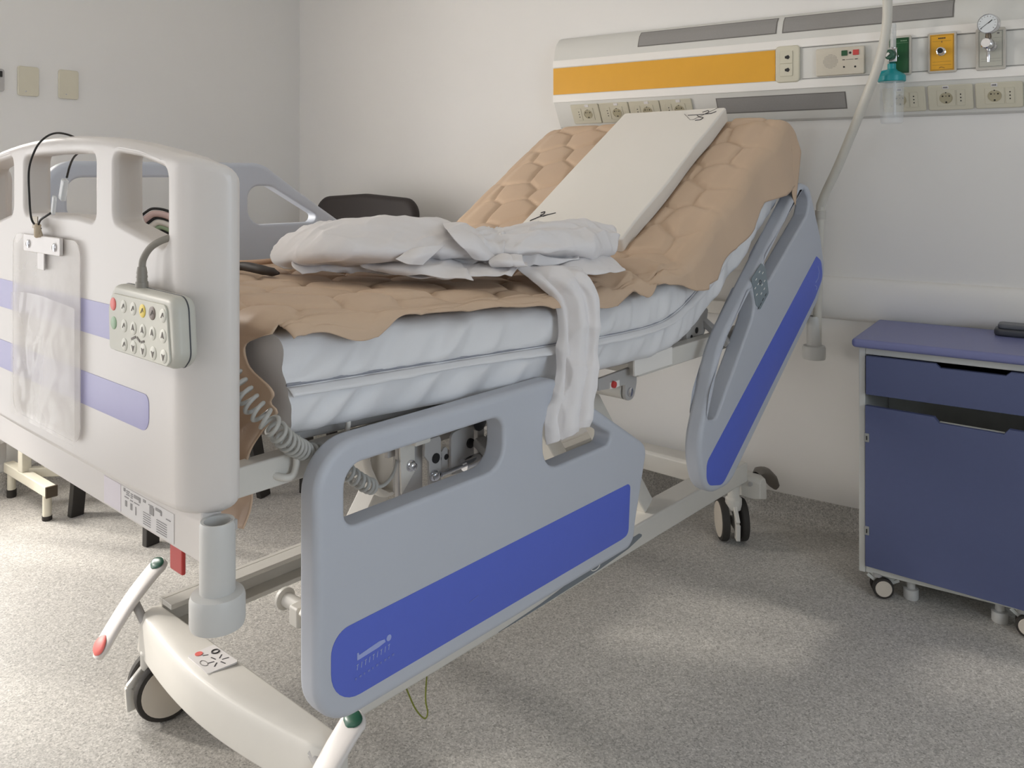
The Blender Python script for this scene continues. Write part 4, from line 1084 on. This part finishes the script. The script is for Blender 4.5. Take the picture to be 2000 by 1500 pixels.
tag(fc, 'long flat white vinyl foam cushion lying on the raised tan overlay', 'cushion')
fw = lambda a, s, d: on_slope(a, s+.05, PT+.0066+d)
obj('handwriting', strokes([[(.040, .105), (.052, .113), (.056, .100), (.046, .092), (.062, .088), (.074, .098)], [(.026, .062), (.050, .086), (.098, .108)], [(.060, .062), (.070, .052), (.086, .050), (.088, .038), (.078, .030)]], fw, .0032), M_INK, fc, smooth=180)
obj('handwriting', strokes([[(PW-.075, .706), (.345, .716), (.352, .702), (.342, .694), (.365, .694), (.378, .706)], [(.280, .690), (.318, .690), (.366, .694)], [(.318, .684), (.334, .672), (.348, .668), (.343, .655), (.325, .652)]], fw, .0024), M_INK, fc, smooth=180)
obj('cover_corner', strokes([[(.262, .70), (.31, .652), (.372, .728)]], fw, .0014), M_INKG, fc, smooth=180)

# ================================================================== crumpled white sheet
ROLL =[
  [(-1.613,1.056,1.039),(-1.540,1.121,1.047),(-1.470,1.209,1.048),(-1.413,1.313,1.052),(-1.332,1.399,1.048)],
  [(-1.667,1.062,1.054),(-1.441,1.035,1.079),(-1.345,1.106,1.085),(-1.303,1.211,1.087),(-1.263,1.326,1.072)],
  [(-1.736,1.108,1.076),(-1.482,1.065,1.112),(-1.392,1.145,1.119),(-1.355,1.258,1.117),(-1.302,1.358,1.100)],
  [(-1.829,1.213,1.103),(-1.631,1.201,1.136),(-1.533,1.261,1.146),(-1.453,1.358,1.141),(-1.394,1.437,1.121)],
  [(-1.894,1.328,1.073),(-1.808,1.365,1.078),(-1.726,1.437,1.078),(-1.620,1.505,1.077),(-1.494,1.549,1.070)]]
APRON =[
  [(-1.613,1.083,1.056),(-1.521,1.191,1.057),(-1.431,1.297,1.060),(-1.348,1.398,1.062),(-1.263,1.446,1.058)],
  [(-1.557,1.039,1.050),(-1.457,1.141,1.054),(-1.371,1.243,1.058),(-1.278,1.326,1.054),(-1.200,1.382,1.050)],
  [(-1.515,1.036,1.038),(-1.457,1.141,1.039),(-1.289,1.169,1.036),(-1.196,1.225,1.036),(-1.153,1.303,1.035)]]
LOBE =[
  [(-1.341,1.391,1.045),(-1.272,1.438,1.050),(-1.220,1.524,1.051),(-1.187,1.620,1.050),(-1.184,1.690,1.051)],
  [(-1.281,1.337,1.074),(-1.206,1.363,1.082),(-1.151,1.438,1.083),(-1.140,1.555,1.083),(-1.152,1.677,1.070)],
  [(-1.321,1.395,1.099),(-1.259,1.423,1.112),(-1.201,1.501,1.117),(-1.187,1.620,1.111),(-1.185,1.729,1.093)],
  [(-1.391,1.506,1.111),(-1.329,1.521,1.123),(-1.264,1.579,1.127),(-1.235,1.685,1.118),(-1.226,1.773,1.105)],
  [(-1.511,1.667,1.066),(-1.470,1.704,1.073),(-1.408,1.759,1.076),(-1.335,1.823,1.073),(-1.277,1.835,1.075)]]
FLAP =[
  [(-1.225,1.520,1.046),(-1.181,1.532,1.069),(-1.175,1.604,1.072),(-1.162,1.669,1.054)],
  [(-1.172,1.446,1.035),(-1.134,1.480,1.047),(-1.126,1.567,1.050),(-1.115,1.644,1.035)],
  [(-1.122,1.411,1.026),(-1.101,1.456,1.028),(-1.090,1.546,1.026),(-1.082,1.620,1.026)]]
STRIP =[
  [(-1.323,1.433,1.055),(-1.252,1.469,1.065),(-1.214,1.516,1.062),(-1.180,1.560,1.055)],
  [(-1.248,1.393,1.042),(-1.175,1.404,1.052),(-1.143,1.446,1.051),(-1.131,1.509,1.042)],
  [(-1.170,1.382,1.024),(-1.120,1.385,1.036),(-1.089,1.413,1.036),(-1.077,1.464,1.021)],
  [(-1.128,1.405,0.981),(-1.084,1.397,0.997),(-1.060,1.419,1.001),(-1.048,1.462,0.986)],
  [(-1.109,1.402,0.923),(-1.070,1.397,0.934),(-1.046,1.418,0.937),(-1.037,1.452,0.925)],
  [(-1.101,1.389,0.861),(-1.065,1.381,0.870),(-1.044,1.406,0.871),(-1.035,1.441,0.862)],
  [(-1.087,1.361,0.803),(-1.053,1.358,0.812),(-1.037,1.379,0.814),(-1.029,1.419,0.807)],
  [(-1.087,1.335,0.750),(-1.052,1.339,0.759),(-1.032,1.364,0.762),(-1.022,1.399,0.759)],
  [(-1.081,1.333,0.702),(-1.052,1.339,0.712),(-1.035,1.360,0.718),(-1.024,1.391,0.726)]]
HOOD =[
  [(-1.377,1.319,1.140),(-1.342,1.350,1.136),(-1.332,1.399,1.116)],
  [(-1.289,1.250,1.126),(-1.253,1.281,1.118),(-1.273,1.357,1.098)],
  [(-1.243,1.243,1.101),(-1.226,1.279,1.091),(-1.244,1.342,1.076)],
  [(-1.241,1.279,1.072),(-1.227,1.304,1.067),(-1.233,1.352,1.061)]]
TRI =[
  [(-1.323,1.159,1.091),(-1.289,1.183,1.101),(-1.287,1.238,1.101)],
  [(-1.308,1.132,1.084),(-1.278,1.152,1.084),(-1.273,1.197,1.086)],
  [(-1.312,1.122,1.078),(-1.283,1.135,1.068),(-1.281,1.170,1.064)]]
SKIRT =[
  [(-1.449,1.121,1.062),(-1.384,1.166,1.063),(-1.333,1.224,1.066),(-1.290,1.289,1.060)],
  [(-1.421,1.120,1.055),(-1.337,1.140,1.055),(-1.274,1.183,1.056),(-1.232,1.247,1.050)],
  [(-1.381,1.128,1.046),(-1.317,1.151,1.045),(-1.244,1.170,1.042),(-1.178,1.214,1.036)]]
CURL =[
  [(-1.239,1.334,1.073),(-1.205,1.337,1.081),(-1.189,1.378,1.077)],
  [(-1.216,1.301,1.063),(-1.175,1.304,1.071),(-1.155,1.342,1.067)],
  [(-1.208,1.308,1.053),(-1.170,1.315,1.056),(-1.148,1.347,1.056)],
  [(-1.212,1.345,1.055),(-1.188,1.352,1.058),(-1.168,1.370,1.060)]]
def patch(P, nu, nv, fold, fine, seed, dirx=1.0, diry=0.3):
    P = np.asarray(P, float)
    A = catmull(P, nu); A = np.swapaxes(catmull(np.swapaxes(A, 0, 1), nv), 0, 1)
    du = np.gradient(A, axis=0); dv = np.gradient(A, axis=1)
    nr = np.cross(du, dv); nr /= np.maximum(np.linalg.norm(nr, axis=2, keepdims=True), 1e-9)
    if nr[..., 2].mean()+nr[..., 0].mean()*.5 < 0: nr = -nr
    for i in range(A.shape[0]):
        for j in range(A.shape[1]):
            x, y, z = A[i, j]
            s = x*dirx+y*diry
            w = nz(x*7+seed, y*7, z*7)
            n1 = abs(nz(s*8+w*.9+seed, (y-x*.4)*3.0, z*6)); n2 = abs(nz(s*15-w+seed*2, (y+x*.5)*6.0, z*9))
            f = max(0, 1-n1*3.0)**1.4; f2 = max(0, 1-n2*3.4)**1.4
            h = fold*(f-.18)+fold*.45*(f2-.15)+fine*nz(x*34+seed, y*34, z*34)+fine*1.2*(.5-abs(nz(x*17, y*21+seed, z*19)))
            A[i, j] += nr[i, j]*h
    return A
sg_ = MB()
sg_.grid(patch(ROLL, 36, 44, .008, .0022, 2, .6, .3))
sg_.grid(patch(APRON, 26, 40, .009, .002, 9, .8, .7))
sg_.grid(patch(LOBE, 36, 40, .016, .003, 5, 1.0, -.5))
sg_.grid(patch(FLAP, 20, 22, .004, .0015, 12))
ST = np.array(STRIP); wide = []
for r_ in ST:
    row = []
    for q, tq in enumerate(np.linspace(0, 1, 9)):
        p = r_[0]*(1-tq)+r_[3]*tq; mid = np.array([np.interp(tq, [0, .33, .66, 1], r_[:, k]) for k in range(3)])
        row.append(p*.62+mid*.38+np.array([1, -.45, 0])*(.004, .009, .002, .004, .010, .006, -.001, .007, .002)[q])
    wide.append(row)
wide = np.array(wide); wide[-1, :, 2] += np.array([-.004, .0, .006, -.002, .004, .008, .003, .010, .006])
sg_.grid(patch(wide, 16, 8, .010, .0022, 20, .7, .2))
ctr = [[(-1.36, 1.34, 1.044), (-1.26, 1.34, 1.047), (-1.18, 1.42, 1.045), (-1.15, 1.52, 1.043)],
       [(-1.38, 1.42, 1.09), (-1.31, 1.40, 1.105), (-1.24, 1.45, 1.092), (-1.19, 1.57, 1.08)],
       [(-1.46, 1.50, 1.10), (-1.39, 1.50, 1.104), (-1.32, 1.55, 1.104), (-1.25, 1.64, 1.10)],
       [(-1.55, 1.62, 1.07), (-1.50, 1.63, 1.07), (-1.42, 1.70, 1.07), (-1.35, 1.75, 1.07)]]
sg_.grid(patch(ctr, 36, 40, .020, .004, 31, 1, .2))
# loose tucks between roll and lobe
tuck = [[(-1.36, 1.28, 1.045), (-1.30, 1.31, 1.05), (-1.25, 1.37, 1.048)],
        [(-1.34, 1.27, 1.082), (-1.275, 1.30, 1.096), (-1.23, 1.37, 1.080)],
        [(-1.38, 1.34, 1.108), (-1.33, 1.37, 1.100), (-1.27, 1.43, 1.10)]]
sg_.grid(patch(tuck, 34, 40, .018, .004, 47, 1, 1))
for P_, sd in ((HOOD, 61), (TRI, 63), (SKIRT, 65), (CURL, 67)): sg_.grid(patch(P_, 22, 24, .005, .0015, sd, .7, .6))
sheet = obj('bed_sheet', sg_, M_SHEET, None, BED, solid=.002, smooth=180)
tag(sheet, 'crumpled white cotton sheet on the tan overlay, one end hanging down over the side rail', 'sheet')

# ================================================================== handset hung on the footboard
rc = thing('bed_control', 'grey bed control handset with coloured round keys hooked on the right of the footboard', 'remote control', (-1.19, .56, .985), BED)
ho_ = rp([(-1.297, .984, .012), (-1.10, .984, .012), (-1.082, 1.00, .02), (-1.090, 1.082, .022), (-1.283, 1.086, .018), (-1.302, 1.05, .03)], 7)
obj('shell', panel([ho_], .034, .010, lambda a, b, d: (a, .5585+d, b)), M_HSET, rc, wn=True)
obj('shell_seam', panel([[(x, z) for x, z in ho_]], .0015, .0002, lambda a, b, d: (a+(a+1.19)*.012, .562+d, b+(b-1.035)*.012)), M_CHAR, rc)
fo = rp([(-1.287, .989, .006), (-1.106, .989, .006), (-1.097, .997, .008), (-1.108, 1.072, .01), (-1.279, 1.073, .012), (-1.290, 1.05, .02)], 6)
fcz = obj('face', panel([fo], .003, .0008, lambda a, b, d: (a, .5408+d, b)), M_HFACE, rc, wn=True)
yb = .5392
cols = [[-1.274, -1.239, -1.2075, -1.178, -1.148, -1.117], [-1.272, -1.237, -1.2065, -1.177, -1.147, -1.116], [None, -1.236, -1.206, -1.1755, -1.145, -1.114]]
zs = [1.057, 1.029, 1.0015]
for r_, row in enumerate(cols):
    for c_, x in enumerate(row):
        if x is None: continue
        m = M_BTN
        if (r_, c_) == (0, 0): m = M_REDP
        if (r_, c_) == (0, 3): m = mat('key_yellow', (232, 206, 92), .45)
        if (r_, c_) == (1, 0): m = mat('key_green', (152, 182, 148), .45)
        if (r_, c_) == (0, 4): m = mat('key_brown', (122, 108, 100), .45)
        k = obj('key', MB().lathe([(.0098, 0), (.0096, .0010), (.0086, .0016)], (x, yb+.0006, zs[r_]), (0, -1, 0), 22), m, rc, smooth=40)
        g = MB(); y0 = yb-.0016
        if r_ > 0 and c_ >= 2:
            sgn = 1 if r_ == 1 else -1
            g.prism([(x-.0042, zs[r_]-sgn*.003), (x, zs[r_]-sgn*.0015), (x+.0042, zs[r_]-sgn*.003), (x, zs[r_]+sgn*.006)], lambda a, b, d: (a, y0+d, b), 0, .001)
        elif (r_, c_) != (0, 0) and (r_, c_) != (1, 0):
            g.bar((x-.003, y0+.0005, zs[r_]-.003), (x+.002, y0+.0005, zs[r_]+.004), .0012, .001, (0, 1, 0)); g.bar((x+.002, y0+.0005, zs[r_]+.004), (x+.004, y0+.0005, zs[r_]-.001), .0012, .001, (0, 1, 0))
        if g.v: obj('key_mark', g, mat('key_print', (106, 98, 92), .6), k)
g = MB()
for x0, z0, x1, z1 in ((-1.213, 1.0125, -1.199, 1.0175), (-1.195, 1.0172, -1.186, 1.0125), (-1.183, 1.0120, -1.172, 1.0145)):
    g.bar((x0, yb, z0), (x1, yb, z1), .0014 if x0 > -1.16 else .0032, .0012, (0, 1, 0))
obj('face_print', g, mat('key_print', (106, 98, 92), .6), fcz)
obj('strain_relief', MB().lathe([(.0095, 0), (.0088, .010), (.0078, .0101), (.0074, .016), (.0082, .0161), (.0070, .022), (.0078, .0221), (.0062, .032)], (-1.222, .5585, 1.083), (0, 0, 1), 16), M_CABLE, rc, smooth=30)
obj('cable', MB().tube(catmull([(-1.222, .5585, 1.112), (-1.220, .560, 1.127), (-1.207, .566, 1.145), (-1.188, .580, 1.157), (-1.170, .602, 1.162), (-1.162, .628, 1.158), (-1.175, .645, 1.14), (-1.22, .66, 1.09)], 8), .0052, 12), M_CABLE, rc, smooth=180)
obj('hook', MB().box((-1.20, .574, 1.02), (-1.17, .5825, 1.07)), M_HSET, rc, bevel=.002)

# ================================================================== clear document sleeve hung on the footboard
ds = thing('document_sleeve', 'clear plastic document sleeve tied with black cord to the middle of the footboard', 'document holder', (-1.645, .565, .79), BED)
so = rp([(-1.808, .792, .03), (-1.484, .792, .03), (-1.484, 1.138, .03), (-1.808, 1.138, .03)], 8)
obj('back_sheet', panel([so], .0016, .0004, lambda a, b, d: (a, .5735+d, b)), M_SLEEVE, ds)
G = []
for z in np.linspace(.796, 1.03, 46):
    row = []
    for x in np.linspace(-1.795, -1.488, 56):
        f = math.sin(math.pi*(x+1.795)/.307)
        row.append((x, .5655-.009*f*(1-.3*(z-.796)/.234)+.0035*nz(x*13+z*7, z*13, 2)*f+.0018*nz(x*30-z*16, z*26, 5)*f, z+.010*f-.006))
    G.append(row)
obj('front_pocket', MB().grid(G), sheer_material('crinkled_sleeve', (244, 238, 232), .74, .14), ds, smooth=180)
obj('clip_bar', panel([rp([(-1.728, 1.108, .004), (-1.552, 1.108, .004), (-1.552, 1.140, .004), (-1.728, 1.140, .004)])], .006, .0015, lambda a, b, d: (a, .5685+d, b)), mat('pale_plastic', (226, 220, 216), .35), ds, wn=True)
for x in (-1.700, -1.574): obj('screw', MB().lathe([(.0075, 0), (.0075, .002), (.005, .0035)], (x, .5655, 1.1225), (0, -1, 0), 16), M_CHROME, ds)
obj('clip_tab', MB().box((-1.662, .567, 1.078), (-1.630, .570, 1.109)), mat('pale_plastic', (226, 220, 216), .35), ds, bevel=.001)
cord = catmull([(-1.652, .570, 1.152), (-1.668, .560, 1.168), (-1.666, .555, 1.215), (-1.658, .552, 1.261), (-1.640, .555, 1.293), (-1.626, .562, 1.312), (-1.618, .576, 1.324), (-1.632, .600, 1.3265), (-1.655, .632, 1.319), (-1.668, .646, 1.300), (-1.645, .624, 1.283), (-1.600, .600, 1.266), (-1.576, .586, 1.246)], 8)
obj('cord', MB().tube(cord, .0019, 8), M_BLACK, ds, smooth=180)
cn = obj('connector', MB().box((-.008, -.005, -.020), (.008, .005, .020), Matrix.Translation((-1.574, .580, 1.224)) @ Matrix.Rotation(R(22), 4, 'Y')), M_TUBE, ds, bevel=.003)
obj('connector_tape', MB().box((-.006, -.003, -.018), (.006, .003, .018), Matrix.Translation((-1.600, .573, 1.196)) @ Matrix.Rotation(R(14), 4, 'Y')), M_TUBE, ds, bevel=.003)
obj('cord', MB().tube(catmull([(-1.606, .570, 1.182), (-1.618, .566, 1.176), (-1.636, .563, 1.168), (-1.650, .564, 1.156)], 6), .0020, 8), M_BLACK, ds, smooth=180)
obj('cord_knot', MB().tube(catmull([(-1.652, .566, 1.158), (-1.640, .560, 1.150), (-1.650, .562, 1.140), (-1.662, .566, 1.150), (-1.648, .562, 1.158), (-1.642, .566, 1.138)], 6), .0045, 8), mat('string_beige', (200, 184, 160), .8), ds, smooth=180)
obj('metal_tag', MB().box((-1.690, .568, 1.152), (-1.664, .5695, 1.174)), mat('dull_brass', (132, 122, 106), .4, .6), ds)
